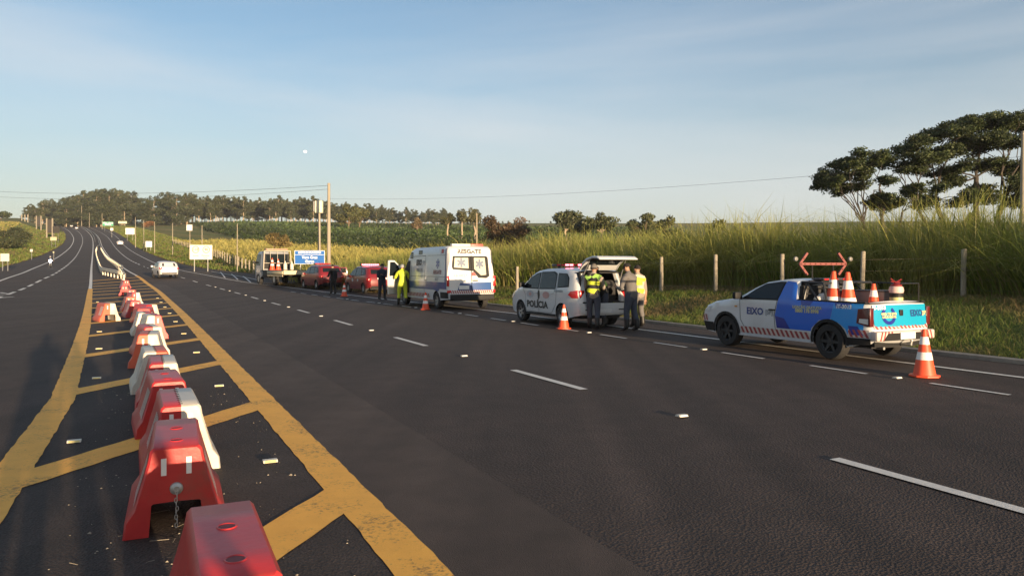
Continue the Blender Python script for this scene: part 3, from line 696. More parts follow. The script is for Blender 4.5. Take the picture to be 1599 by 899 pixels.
# soil sheet colour under the coffee rows is the ground itself
# ---- big spreading trees on the right
def umbrella_tree(name, base, lobes, seed, n, leaf, trunks, label):
    random.seed(seed); bx, by, bz = base; t = thing(name, base, 0, label, 'tree'); mb = MB(); bl = []
    forks = []
    for (tx, ty, hx, hy, hz, r) in trunks:
        p = limb(mb, (tx, ty, -.5), (hx, hy, hz), r, r*.62, .04, 5, 8); forks.append((Vector((hx, hy, hz)), r*.6))
    for (x, z, rx, rz_, k) in lobes:
        f_, r_ = min(forks, key=lambda q: abs(q[0].x-x)+abs(q[0].z-z)*.3)
        mid = f_.lerp(Vector((x, random.uniform(-1, 1), z)), .72)+Vector((0, 0, -.12*min(4, abs(x-f_.x))))
        a_ = limb(mb, f_, mid, r_*.55, r_*.28, .07, 4, 6)
        for j in range(k):
            cx = x+random.uniform(-.5, .5)*rx; cz = z+random.uniform(-.4, .4)*rz_; cy = random.uniform(-3.2, 3.2)
            limb(mb, a_[-1 if j % 2 else -2], (cx, cy, cz), r_*.22, .02, .12, 4, 4)
            for q in range(6): bl.append((cx+random.uniform(-.6, .6)*rx*.6, cy+random.uniform(-1.1, 1.1), cz+random.uniform(-.35, .4), rx*random.uniform(.30, .52), random.uniform(.7, 1.5), random.uniform(.20, .50)))
    mb.build('trunk', DARKBARK, t); make_crown(bl, n, leaf, (.024, .042, .016), (.075, .09, .032), 'crown', t, .1, .5); return t
Yt = 68.0; k_ = Yt/F
def L(px, py, rxp, rzp, n): return ((px-CX)*k_-bx, ztop(py, Yt)-bz, rxp*k_, rzp*k_, n)
bx, by, bz = atY(1510, Yt)
lobesA = [L(1530, 190, 34, 8, 4), L(1490, 200, 34, 10, 4), L(1455, 212, 30, 10, 4), L(1420, 232, 28, 9, 4), L(1398, 248, 22, 8, 3), L(1570, 195, 34, 10, 4), L(1610, 200, 34, 12, 4), L(1650, 215, 34, 12, 3), L(1690, 240, 30, 12, 3),
          L(1440, 252, 30, 8, 4), L(1475, 238, 34, 10, 4), L(1520, 222, 36, 12, 5), L(1565, 226, 34, 12, 4), L(1402, 262, 16, 4, 2), L(1432, 262, 26, 5, 3), L(1500, 262, 34, 9, 4), L(1545, 258, 34, 10, 3), L(1590, 262, 34, 12, 4), L(1640, 262, 34, 12, 3),
          L(1500, 282, 24, 6, 2), L(1560, 292, 30, 8, 3), L(1600, 300, 30, 8, 3), L(1480, 310, 30, 7, 4), L(1530, 312, 30, 8, 4), L(1570, 318, 30, 8, 3)]
umbrella_tree('umbrella_tree', (bx, by, bz), lobesA, 8, 98000, .11,
    [(.2, 0, .5, 0, 5.2, .5), (-.6, .6, -2.6, .4, 6.6, .3), (1.4, -.5, 3.0, -.4, 6.0, .34), (-.2, .2, -4.6, 0, 5.8, .2), (.8, 0, 1.0, .2, 8.4, .32)], 'large dark umbrella shaped tree with open limbs at the right edge')
bx, by, bz = atY(1388, Yt-2)
lobesB = [L(1342, 252, 16, 7, 3), L(1318, 258, 20, 8, 3), L(1296, 266, 18, 7, 3), L(1350, 262, 14, 6, 2), L(1322, 275, 22, 8, 4), L(1290, 290, 16, 5, 3), L(1312, 296, 18, 5, 2), L(1345, 292, 16, 5, 2), L(1283, 279, 12, 5, 2), L(1352, 312, 12, 7, 3), L(1370, 318, 14, 7, 3), L(1395, 306, 14, 6, 2), L(1418, 300, 16, 6, 2), L(1405, 320, 18, 7, 3)]
umbrella_tree('umbrella_tree', (bx, by, bz), lobesB, 9, 34000, .105, [(0, 0, -.6, 0, 4.6, .3), (-.2, .3, -2.2, 0, 4.2, .2), (.3, 0, 1.2, 0, 5.2, .14)], 'smaller dark tree leaning left of the large umbrella tree')
# ================================================================== BARRIERS, CONES, FENCE, RAILS, SIGNS, POLES
RB = mat('red_plastic', (.46, .022, .024), .42, noise=.25, ns=7, coat=.05, dirt=.6, bump=.15, bs=30); OB = mat('faded_orange_plastic', (.60, .10, .045), .5, noise=.2, ns=5, dirt=.35); WB = mat('dirty_white_plastic', (.62, .56, .47), .5, noise=.15, ns=4, dirt=.6)
DK = mat('dark_hole', (.015, .012, .012), .9); REFL = mat('white_reflective_tape', (.78, .74, .70), .3, noise=.05); STEEL = mat('galvanised_steel', (.42, .41, .39), .45, metal=.6, noise=.15, ns=4, dirt=.2)
BL, BH = 1.0, .57
def barrier_half_mesh(side):
    """one half (left or right) of a hollow New Jersey shaped plastic block, with the fork-lift slot under its middle end"""
    prof = [(0, BH), (.135, BH), (.155, BH-.02), (.168, BH-.09), (.255, .17), (.305, .10), (.315, 0), (.175, 0), (.160, .20), (.150, .225), (0, .230)]
    mb = MB(); ny = [-BL/2, -BL/2+.018, -.2, 0, .2, BL/2-.018, BL/2]
    vs = []; k = len(prof)
    for j, y in enumerate(ny):
        ins = .012 if j in (0, len(ny)-1) else 0
        for (x, z) in prof:
            xx = max(0, x-ins) if x > .01 else 0; zz = z-ins if z > .2 else z+(ins*.3)
            vs.append((side*xx, y, max(zz, 0)))
    fs = []
    for j in range(len(ny)-1):
        for i in range(k-1): fs.append((j*k+i, j*k+i+1, (j+1)*k+i+1, (j+1)*k+i))
    fs.append(tuple(range(k))); fs.append(tuple((len(ny)-1)*k+i for i in range(k)))
    mb.add(vs, fs); return mb
def seam_teeth(mb):
    for y in np.linspace(-.42, .42, 9): mb.box((.0, float(y), BH+.001), (.03, .018, .006))
barrier_protos = {}
def barrier(u=None, v=None, cols=('r', 'r'), label='', XY=None, rz=None, ring=False, tape=True, name='plastic_barrier'):
    x, y = UV(u, v) if XY is None else XY
    M = {'r': RB, 'o': OB, 'w': WB}; key = cols
    t = thing(name, (x, y, float(G(y))+.008), (TH if rz is None else rz), label, 'barrier', 'plastic barriers lined up along the median')
    one = cols[0] == cols[1]
    for sd, cch, nm in ((-1, cols[0], 'left_half'), (1, cols[1], 'right_half')):
        if sd not in barrier_protos:
            me = barrier_half_mesh(sd).mesh('barrier_half'); shade(me, 35); barrier_protos[sd] = me
        me = barrier_protos[sd].copy(); o = link('half_shell', me, t, M[cch])
        if not one: o['label'] = {'r': 'red half shell', 'o': 'faded orange half shell', 'w': 'dirty white half shell'}[cch]
    if one:
        for yy in (-.30, .12):
            mb = MB(); mb.lathe([(.036, BH+.0015), (.038, BH+.004), (.043, BH+.005), (.047, BH-.002)], 18, c=(0, yy, 0), cap=False); rm = mb.build('filler_hole_rim', M[cols[0]], t, 40)
            mb = MB(); mb.lathe([(0, BH+.0022), (.038, BH+.002)], 16, c=(0, yy, 0)); mb.build('filler_hole', mat('deep_red_recess', (.16, .008, .01), .6), rm)
    if not one:
        mb = MB(); seam_teeth(mb); mb.build('seam', DK, t)
    if tape:
        for sd in (-1, 1):
            for q in range(4):
                y0 = -.455+q*.095
                a = Vector((sd*(.170+.005), 0, BH-.10)); b = Vector((sd*(.250+.005), 0, .195))
                mb = MB(); mb.add([(a.x, y0, a.z), (a.x, y0+.05, a.z), (b.x, y0+.07, b.z), (b.x, y0+.02, b.z)], [(0, 1, 2, 3)])
                mb.build('reflective_stripe', REFL, t)
    for sx in (-.075, .075):
        mb = MB(); mb.box((sx, -BL/2-.0015, BH-.125), (.032, .004, .11)); mb.build('end_stripe', REFL, t)
    if ring:
        g = MB(); g.lathe([(.012, -BL/2-.02), (.018, -BL/2-.022), (.038, -BL/2-.012), (.042, -BL/2+.002)], 20, axis='Y', c=(0, 0, .30)); rg = g.build('steel_washer', STEEL, t, 40)
        mb = MB()
        for k in range(9):
            c = Vector((.004*math.sin(k*2.0), -BL/2-.03, .285-k*.027)); pts = []
            for j in range(9):
                a = j*math.pi/4; e = Vector((math.cos(a)*.008, 0, math.sin(a)*.016)) if k % 2 == 0 else Vector((0, math.cos(a)*.008, math.sin(a)*.016)); pts.append(c+e)
            mb.tube(pts, .0032, 5, cap=False)
        mb.build('chain', STEEL, rg)
    return t
def px_barrier(xl, xr, yfront, cols, label, **kw):
    """top front edge seen between xl and xr at row yfront"""
    Y = F*(EYE-BH)/(yfront-HY); Xc = ((xl+xr)/2-CX)/F*Y
    drz = kw.pop('drz', 0); rz = TH+drz
    c = Vector((Xc, Y))+Vector((-math.sin(rz), math.cos(rz)))*BL/2
    return barrier(cols=cols, label=label, XY=(c.x, c.y), rz=rz, **kw)
px_barrier(300, 452, 905, ('r', 'r'), 'red plastic barrier nearest the camera, cut off by the bottom edge of the photo', drz=-.02)
px_barrier(238, 314, 699, ('r', 'r'), 'red plastic barrier with steel washer and hanging chain on its end', ring=True, drz=-.04)
px_barrier(254, 313, 634, ('r', 'w'), 'half red, half white barrier directly behind the one with the chain', drz=.01)
px_barrier(241, 288, 596, ('r', 'r'), 'all red barrier with plain top, third in the line behind the chain barrier', drz=.04)
px_barrier(234, 278, 568, ('r', 'w'), 'red and white barrier just behind the plain topped all red one')
px_barrier(225, 264, 550, ('w', 'o'), 'white and orange barrier with its white side to the left', drz=.03)
px_barrier(214, 249, 523, ('o', 'w'), 'orange and white barrier standing left of the line with its skirt over the yellow bar', drz=-.05)
px_barrier(222, 257, 511, ('r', 'w'), 'red and white barrier with a long white skirt showing on the right', drz=.12)
px_barrier(226, 258, 493, ('w', 'r'), 'white topped barrier with a red skirt showing on the right', drz=.1)
px_barrier(212, 238, 482, ('r', 'r'), 'faded red barrier in the middle of the jumbled group', drz=-.1)
px_barrier(226, 250, 476, ('r', 'w'), 'red and white barrier turned askew in the jumbled group', drz=.35)
px_barrier(193, 217, 464, ('o', 'o'), 'orange barrier leaning left near the far end of the line', drz=.1)
px_barrier(203, 223, 457, ('r', 'w'), 'small red and white barrier behind the orange leaning one', drz=.2)
px_barrier(186, 204, 448, ('r', 'r'), 'red barrier last but one before the guardrail', drz=-.1)
px_barrier(190, 206, 442, ('r', 'r'), 'farthest red barrier, touching the end of the guardrail', drz=.2)
px_barrier(215, 240, 489, ('w', 'r'), 'white and red barrier tucked against the jumbled group on its left', drz=.05)
px_barrier(201, 224, 470, ('r', 'r'), 'dull red barrier between the jumbled group and the orange leaning barrier', drz=.15)
px_barrier(196, 216, 453, ('r', 'o'), 'red and orange barrier closing the gap near the far end', drz=-.05)
px_barrier(159, 186, 474, ('o', 'w'), 'lone orange and white barrier standing apart, left of the line', drz=.25)

# ---- traffic cones
CO = mat('orange_cone_plastic', (.72, .085, .03), .5, noise=.12, ns=6, dirt=.15)
def cone_thing(h=.75, name='traffic_cone'):
    t = thing(name); r0 = .17*h/.75; mb = MB()
    rad = lambda z: r0*(1-z/h)+.028*(z/h)
    mb.lathe([(rad(.03*h), .03), (rad(h*.5), h*.5), (rad(h), h), (.02, h), (.018, h-.02)], 24); mb.build('cone_body', CO, t, 50)
    mb = MB(); s_ = r0*1.22; c_ = s_*.45
    mb.prism([(s_, c_), (c_, s_), (-c_, s_), (-s_, c_), (-s_, -c_), (-c_, -s_), (c_, -s_), (s_, -c_)], 0, .032, axis='Z'); mb.build('base', CO, t, bevel=.006)
    for a, b in ((.36, .52), (.68, .84)):
        mb = MB(); mb.lathe([(rad(h*a)+.003, h*a), (rad(h*b)+.003, h*b)], 24); mb.build('reflective_band', REFL, t, 50)
    return t
cone0 = cone_thing(); freeze(cone0); cone_first = [True]
def cone(x, y, z, label, group=None, s=1.0, rx=0, ry=0):
    o = cone0 if cone_first[0] else copy_tree(cone0); cone_first[0] = False
    o.location = (x, y, z); o.rotation_euler = (rx, ry, random.random()); o.scale = (s, s, s); return tag(o, label, 'traffic cone', group)
def cone_px(px, py, label, s=1.0):
    x, y = at(px, py); return cone(x, y, float(G(y))+.012, label, 'cones set out on the road', s)
cone_px(1444, 589, 'orange traffic cone with two white bands behind the blue pickup')
cone_px(881, 514, 'orange traffic cone at the rear wheel of the white patrol car', .9)
cone_px(665, 484, 'orange traffic cone beside the rear wheel of the ambulance', .93)
cone_px(538, 463, 'small orange cone behind the first red car')

# ---- wooden and concrete fence posts with wires
POST = mat('weathered_fence_post', (.30, .26, .20), .95, noise=.35, ns=6, bump=.6, bs=40, dirt=.3)
WIRE = mat('rusty_wire', (.18, .14, .11), .7)
ft = thing('wire_fence', (0, 0, 0), 0, 'wire fence on grey posts between the mown verge and the tall grass', 'fence')
post_px = [(1660, 475, 1.6), (1505, 470, 1.5), (1347, 467, 1.5), (1222, 462, 1.5), (1118, 457, 1.5), (1033, 454, 1.5), (950, 451, 1.5), (808, 447, 1.4), (757, 443, 1.4), (695, 440, 1.4), (655, 438, 1.4), (556, 434, 1.4), (520, 431, 1.3)]
tops = []
mb0 = MB()
def post_mesh(h, r):
    mb = MB(); mb.tube([(0, 0, -.3), (.01, 0, h*.5), (0, .01, h-.02), (0, .01, h)], [r*1.05, r, r*.95, r*.8], 8); me = mb.mesh('post'); me.materials.append(POST); shade(me, 40); return me
pmA, pmB = post_mesh(1.5, .075), post_mesh(1.35, .085)
for px, py, h in post_px:
    x, y = at(px, py, .71); x = float(FXx(y)) if False else x; z = float(HT(x, y))
    o = bpy.data.objects.new('post', pmA); COL.objects.link(o); o.parent = ft; o.location = (x, y, z); o.scale = (1, 1, h/1.5*1.02); o.rotation_euler = (random.uniform(-.03, .03), random.uniform(-.03, .03), random.random()*6); tops.append((x, y, z, h))
Yf = 62
while Yf < 240:
    x = float(FXx(Yf)); z = float(HT(x, Yf)); o = bpy.data.objects.new('post', pmB); COL.objects.link(o); o.parent = ft; o.location = (x, Yf, z); o.rotation_euler = (0, 0, random.random()*6); tops.append((x, Yf, z, 1.35)); Yf += 2.2*(1+Yf/200)
tops.sort(key=lambda q: q[1])
for lvl in (.3, .6, .9, .97*1.3):
    mb = MB(); mb.tube([(x, y, z+min(lvl, h-.08)) for x, y, z, h in tops], .004 if lvl < 1.2 else .005, 4); mb.build('wire', WIRE, ft)

# ---- median guardrails
GALV = mat('painted_guardrail', (.55, .50, .40), .55, metal=.15, noise=.15, ns=3, dirt=.35)
def guardrail(pts, label, h=.75, face=1, spacing=4, posts=True):
    """pts in world XY. W-beam on posts"""
    P = [Vector((x, y, float(G(y)))) for x, y in pts]
    s = [0]
    for a, b in zip(P[:-1], P[1:]): s.append(s[-1]+(b-a).length)
    xs = np.array([p.x for p in P]); ys = np.array([p.y for p in P])
    t = thing('guardrail', P[0], 0, label, 'guardrail'); o0 = P[0]
    n = max(2, int(s[-1]/1.5)); prof = [(0, .0), (.05, .035), (.055, .09), (.01, .14), (.01, .18), (.055, .23), (.05, .285), (0, .32)]
    vs = []; q = len(prof)
    for i in range(n+1):
        d = s[-1]*i/n; x, y = np.interp(d, s, xs), np.interp(d, s, ys); x2, y2 = np.interp(min(d+.3, s[-1]), s, xs), np.interp(min(d+.3, s[-1]), s, ys); x1, y1 = np.interp(max(d-.3, 0), s, xs), np.interp(max(d-.3, 0), s, ys)
        tv = Vector((x2-x1, y2-y1, 0)).normalized(); nv = Vector((tv.y, -tv.x, 0))*face
        for (a, b) in prof: vs.append(Vector((x, y, float(G(y))+h-.32+b))+nv*a-o0)
    fs = []
    for i in range(n):
        for k in range(q-1): fs.append((i*q+k, i*q+k+1, (i+1)*q+k+1, (i+1)*q+k))
    mb = MB(); mb.add(vs, fs); be = mb.build('beam', GALV, t, 25)
    md = be.modifiers.new('solid', 'SOLIDIFY'); md.thickness = .012
    if posts:
        pm = MB(); pm.box((0, 0, .3), (.10, .13, .72)); me = pm.mesh('post'); me.materials.append(GALV)
        d = 0
        while d < min(s[-1], 160):
            x, y = np.interp(d, s, xs), np.interp(d, s, ys); x2, y2 = np.interp(min(d+.3, s[-1]), s, xs), np.interp(min(d+.3, s[-1]), s, ys)
            o = bpy.data.objects.new('post', me); COL.objects.link(o); o.parent = t
            tv = Vector((x2-x, y2-y, 0)); tv = tv.normalized() if tv.length > 0 else Vector((0, 1, 0)); nv = Vector((tv.y, -tv.x, 0))*face
            o.location = Vector((x, y, float(G(y))))-o0-nv*.08; o.rotation_euler = (0, 0, math.atan2(-tv.x, tv.y)); d += spacing
    return t
yv = list(np.arange(62, 700, 6.0))
right_pts = [at(196, 441), at(192, 434), at(187, 427)]+[(float(MRx(y))-.9, y) for y in np.arange(84, 700, 6.0)]
guardrail(right_pts, 'long pale guardrail curving uphill along the right side of the median', face=1)
left_pts = [at(188, 436.5), at(180, 434), at(170, 431.5), at(160, 429), at(156, 424), at(153, 414), at(150.5, 404), at(149.5, 394), at(152, 388), at(155, 385.5)]
guardrail(left_pts, 'guardrail loop closing the near end of the median, seen from behind', face=-1, spacing=2)
guardrail([(float(MLx(y))+.9, y) for y in np.arange(262, 700, 6.0)], 'far guardrail along the left side of the median on the hill', face=-1, posts=False)
# steel delineator at the rail nose
# ---- poles
CONCP = mat('pale_concrete_pole', (.30, .26, .20), .85, noise=.15, ns=2, bump=.2)
WOOD = mat('grey_wood_pole', (.34, .27, .19), .9, noise=.3, ns=3)
def pole(px, base_py, top_py, Y, r, label, name='utility_pole', m=None, cross=False, square=False, lean=0):
    X, Y, z = atY(px, Y); H = ztop(top_py, Y)-z
    t = thing(name, (X, Y, z), 0, label, 'pole'); mb = MB()
    mb.tube([(0, 0, -.3), (lean*.5, 0, H*.5), (lean, 0, H)], [r, r*.85, r*.65], 4 if square else 10); mb.build('shaft', m or CONCP, t, None if square else 40)
    if cross:
        mb = MB(); mb.box((lean, 0, H-.25), (1.1, .09, .09)); mb.build('crossarm', WOOD, t)
        for k in (-.5, 0, .5):
            mb = MB(); mb.lathe([(.03, 0), (.05, .04), (.03, .07), (.05, .1), (.02, .16)], 8, c=(lean+k, 0, H-.2)); mb.build('insulator', mat('brown_glaze', (.12, .05, .03), .3), t)
    else:
        mb = MB(); mb.box((lean, 0, H-.12), (.16*r/.12, .16*r/.12, .05)); mb.build('cap', m or CONCP, t)
    return t, Vector((X+lean, Y, z+H))
t1, T1 = pole(514, 410, 286, 63, .17, 'tall pale concrete power pole behind the first red car', cross=False)
t2, T2 = pole(1597, 400, 205, 30, .13, 'concrete power pole standing in the tall grass at the right edge', lean=.05)
t3, T3 = pole(745, 373, 333, 92, .10, 'bare wooden pole rising behind the ambulance roof', m=WOOD)
pole(371, 411, 349, 84, .06, 'thin pale pole behind the fence right of the speed limit sign', m=CONCP)
pole(316, 383, 352, 118, .07, 'thin pale pole standing just above the speed limit sign')
ps, PT = pole(297, 377, 351, 128, .07, 'thin pole carrying a small white box near its top')
mb = MB(); mb.box((0, -.15, PT.z-ps.location.z-.5), (.9, .3, 1.0)); mb.build('equipment_box', mat('white_box_paint', (.72, .70, .66), .5), ps)
pole(270, 377, 348, 150, .08, 'thin pale pole third from the left along the uphill fence')
pole(242, 372, 346, 172, .08, 'thin pale pole second from the left along the uphill fence')
pole(225, 366, 344, 195, .09, 'thin pale pole nearest the rusty bush')
pole(212, 360, 339, 220, .1, 'leftmost thin pale pole of the uphill fence')
pole(128, 347, 321, 560, .2, 'tall white mast standing by the hilltop road')
pole(140, 349, 332, 540, .16, 'shorter white post right of the tall hilltop mast')
pole(160, 350, 333, 480, .15, 'thin white post by the green direction sign')
# radar pole with box
rp_, RT_ = pole(499, 410, 326, 66, .15, 'concrete column carrying a pale radar camera box', 'radar_column')
hh = RT_.z-rp_.location.z
mb = MB(); mb.box((0, -.05, hh+.15), (.62, .5, 1.05)); b_ = mb.build('camera_box', mat('cream_enamel', (.70, .66, .50), .5, noise=.05), rp_, bevel=.03)
mb = MB(); mb.box((-.42, .0, hh+.2), (.10, .35, .9)); mb.box((-.34, 0, hh+.55), (.2, .05, .04)); mb.box((-.34, 0, hh-.1), (.2, .05, .04)); mb.build('side_panel', STEEL, rp_)
mb = MB(); mb.tube([(0.1, 0, hh+.65), (.1, 0, hh+1.0)], .015, 6); mb.build('antenna', STEEL, rp_)
# small pale moon, hanging in the sky left of the middle
mn = MB(); mn.lathe([(0, -1), (.5, -.866), (.866, -.5), (1, 0), (.866, .5), (.5, .866), (0, 1)], 20); moon = mn.build('moon', mat('moon_glow', (.8, .8, .78), .9, noise=.3, ns=1.5, emit=(.9, .95, 1), es=.30), None, 60)  # faint emission stands in for sunlight on the moon's face
moon.location = ((477-CX)/F*5000, 5000, EYE+(HY-237)/F*5000); moon.scale = (12, 9, 9); tag(moon, 'tiny pale moon in the blue sky above the field', 'moon')
# wires
def wire(a, b, sag, label, r=.014):
    a = Vector(a); b = Vector(b); pts = []
    for i in range(25):
        t = i/24; p = a.lerp(b, t); p.z -= sag*4*t*(1-t); pts.append(p)
    mb = MB(); mb.tube(pts, r, 4); o = mb.build('power_line', mat('black_cable', (.05, .05, .05), .6)); return tag(o, label, 'cable')
X, Y, z = atY(-160, 95)
wire(T1+Vector((0, 0, -.2)), (X, Y, ztop(288, Y)), .9, 'upper power line running left from the tall concrete pole', .016)
wire(T1+Vector((0, 0, -.5)), (X, Y+2, ztop(294, Y)), 1.0, 'lower power line running left from the tall concrete pole', .014)
wire(T1+Vector((0, 0, -1.3)), T2+Vector((0, 0, -1.0)), .55, 'long power line running right towards the umbrella trees', .007)
# ---- signs
SWH = mat('white_sign_face', (.70, .68, .62), .45, noise=.05); SBL = mat('blue_sign_face', (.008, .11, .40), .4, noise=.06); SGR = mat('green_sign_face', (.02, .30, .17), .4); SDK = mat('sign_back_dark', (.05, .045, .04), .7); SYL = mat('yellow_sign_face', (.58, .54, .36), .5)
BLK = mat('black_print', (.02, .02, .02), .5); WHP = mat('white_print', (.8, .8, .78), .5); REDP = mat('red_print', (.5, .03, .03), .5)
def text_mb(s, size, bold=0.0, align='CENTER', spacing=1.0, xs=1.0):
    cu = bpy.data.curves.new('t', 'FONT'); cu.body = s; cu.size = size; cu.align_x = align; cu.align_y = 'CENTER'; cu.offset = bold; cu.space_character = spacing; cu.resolution_u = 2
    ob = bpy.data.objects.new('t', cu); COL.objects.link(ob); dg = bpy.context.evaluated_depsgraph_get(); me = bpy.data.meshes.new_from_object(ob.evaluated_get(dg))
    vs = [(v.co.x*xs, v.co.y) for v in me.vertices]; fs = [tuple(p.vertices) for p in me.polygons]
    bpy.data.objects.remove(ob); bpy.data.meshes.remove(me); bpy.data.curves.remove(cu); return vs, fs
def sign(px, y0, y1, wpx, Y, face, label, name='road_sign', rz=0, lines=(), posts=2, ring=None, border=None, legs=True, split=None):
    X, Y, z = atY(px, Y); zt = ztop(y0, Y)-z; zb = ztop(y1, Y)-z; W = wpx*Y/F/math.cos(rz); t = thing(name, (X, Y, z), rz, label, 'sign')
    mb = MB(); mb.box((0, 0, (zt+zb)/2), (W, .03, zt-zb)); pn = mb.build('panel', face, t)
    if border:
        for (cx, cz, a, b) in ((0, zt-.025, W-.03, .03), (0, zb+.025, W-.03, .03), (-W/2+.025, (zt+zb)/2, .03, zt-zb-.08), (W/2-.025, (zt+zb)/2, .03, zt-zb-.08))+(((0, split, W-.08, .025),) if split else ()):
            mb = MB(); mb.box((cx, -.018, cz if cz != split else zb+(zt-zb)*split), (a, .004, b)); mb.build('border', border, pn)
    for (txt, fx, fz, size, m, bold) in lines:
        vs, fs = text_mb(txt, size, bold); mb = MB(); mb.add([(fx*W+a, -.0185, zb+(zt-zb)*fz+b) for a, b in vs], fs); mb.build('lettering', m, pn)
    if ring:
        for (fx, fz, r, txt) in ring:
            cx, cz = fx*W, zb+(zt-zb)*fz
            mb = MB(); n = 28
            for k in range(n):
                a0, a1 = 2*math.pi*k/n, 2*math.pi*(k+1)/n
                mb.add([(cx+r*math.cos(a0), -.0185, cz+r*math.sin(a0)), (cx+r*math.cos(a1), -.0185, cz+r*math.sin(a1)), (cx+r*.8*math.cos(a1), -.0185, cz+r*.8*math.sin(a1)), (cx+r*.8*math.cos(a0), -.0185, cz+r*.8*math.sin(a0))], [(0, 1, 2, 3)])
            mb.build('speed_ring', mat('grey_red_print', (.22, .16, .17), .5), pn)
            vs, fs = text_mb(txt, r*.95, .008); mb = MB(); mb.add([(cx+a, -.0185, cz+b) for a, b in vs], fs); mb.build('lettering', BLK, pn)
    if legs:
        for k in range(posts):
            fx = 0 if posts == 1 else (-.3 if k == 0 else .3)
            mb = MB(); mb.box((fx*W, .05, zt/2-.2), (.08, .06, zt+.2)); mb.build('post', STEEL, t)
    return t
sign(484, 391, 412.5, 46, 61, SBL, 'blue municipal limit sign with white lettering behind the tow truck', rz=.12, border=WHP, split=.68,
     lines=(('LIMITE DE MUNICÍPIO', 0, .83, .185, WHP, .008), ('Vera Cruz', 0, .49, .29, WHP, .010), ('Garça', 0, .2, .29, WHP, .010)))
sign(314.5, 382.5, 405, 33, 86, mat('cream_sign_face', (.70, .68, .58), .5, noise=.05), 'cream sign with two round speed limits on the verge', rz=.15,
     ring=((-.24, .68, .40, '110'), (.23, .68, .40, '90')), lines=(('Leves', -.24, .26, .26, BLK, 0), ('Pesados', .2, .26, .26, BLK, 0), ('km/h', .2, .1, .2, BLK, 0)))
sign(232.5, 376.5, 386, 10, 190, SWH, 'small white sign with a blue border on the grass verge of the uphill road', rz=.2, border=SBL)
sign(203.5, 356, 366, 13, 290, SWH, 'large white panel beside the uphill verge', rz=.2, border=mat('grey_border', (.4, .4, .38), .6))
sign(169, 346.5, 352.5, 15, 430, SGR, 'green direction sign near the top of the hill', rz=.2, border=WHP, lines=(('VERA CRUZ', 0, .68, 1.0, WHP, .03), ('GARÇA', 0, .3, 1.0, WHP, .03)))
sign(143, 345.5, 350, 9, 560, SYL, 'small yellow panel on the hilltop left of the green sign', rz=.2)
sign(192, 345.5, 349, 12, 520, SYL, 'pale yellow banner panel right of the green direction sign', rz=.2)
sign(108.5, 339, 345, 8, 700, SWH, 'white panel at the crest of the road', rz=.2)
sign(175, 356, 360, 4, 330, SWH, 'tiny white square marker sign under the green sign', rz=.2, posts=1)
sign(8, 396, 408, 17, 88, SWH, 'blank white back of a sign on the left verge', rz=-.3)
sign(84, 370, 375.5, 12, 215, SYL, 'low cream panel on the left verge below the dark board', rz=-.3)
sign(88, 353, 364, 13, 265, SDK, 'dark message board back on the left verge', 'message_board', rz=-.3)
sign(49.5, 389, 393, 5, 135, SWH, 'small white cross shaped marker plate on the left verge', 'marker_plate', rz=-.3, posts=1)
sign(84, 392.5, 395, 2.6, 128, SYL, 'tiny cream delineator plate at the left shoulder', 'delineator', rz=-.3, posts=1)
# gate posts: pairs of pale columns carrying dark billboards, left skyline
def billboard(px0, px1, ytop, ybot, Y, label):
    X, Y, z = atY((px0+px1)/2, Y); W = (px1-px0)*Y/F; H = ztop(ytop, Y)-z
    t = thing('billboard', (X, Y, z), -.15, label, 'billboard')
    for s_ in (-1, 1): mb = MB(); mb.box((s_*W/2, 0, H/2-.3), (.38, .4, H+.6)); mb.build('column', CONCP, t)
    mb = MB(); mb.box((0, .1, H*.62), (W-.56, .2, H*.66)); mb.build('panel', SDK, t)
billboard(73, 83, 341, 355, 300, 'dark billboard between two pale columns, nearer one on the left verge')
billboard(57, 65, 337, 348, 400, 'dark billboard between two pale columns, middle one on the left skyline')
for k, px in enumerate((34.5, 39.5, 44)):
    X, Y, z = atY(px, 520); H = ztop(335, Y)-z; t = tag(MB().box((0, 0, H/2-.3), (.45, .45, H+.6)).build('column', CONCP), ('leftmost', 'middle', 'rightmost')[k]+' of the three bare pale columns on the left skyline', 'column', 'bare pale columns on the left skyline'); t.location = (X, Y, z)
# roadside kilometre delineators along the short white poles
# ================================================================== VEHICLES (built facing +x, origin on the road under the middle)
def car_paint(name, c, rough=.32, coat=.5): return mat(name, c, rough, noise=.07, ns=2.5, coat=coat, dirt=.16)
GLASS = mat('dark_tinted_glass', (.010, .015, .02), .08, noise=.02, spec=.28); TRIM = mat('black_trim', (.012, .012, .013), .6, spec=.3); TYRE = mat('tyre_rubber', (.022, .021, .021), .85, noise=.2, ns=14)
ALLOY = mat('alloy_wheel', (.42, .42, .43), .35, metal=.8); BLKRIM = mat('black_rim', (.02, .02, .022), .5); WHT = car_paint('white_paint', (.60, .61, .62)); INT = mat('dark_interior', (.02, .02, .022), .8)
TAILR = mat('red_tail_lens', (.50, .015, .02), .2, coat=.6); CLEARL = mat('clear_lens', (.65, .65, .63), .15, coat=.5); GLOWR = mat('lit_red_lamp', (.6, .02, .03), .3, emit=(1, .12, .16), es=5.0); GLOWW = mat('lit_white_lamp', (.9, .9, .9), .3, emit=(1, .97, .9), es=7)
PLATE = mat('blank_number_plate', (.72, .72, .71), .5); HZR = mat('hazard_red', (.27, .05, .05), .45); HZW = mat('hazard_white', (.54, .46, .42), .45)
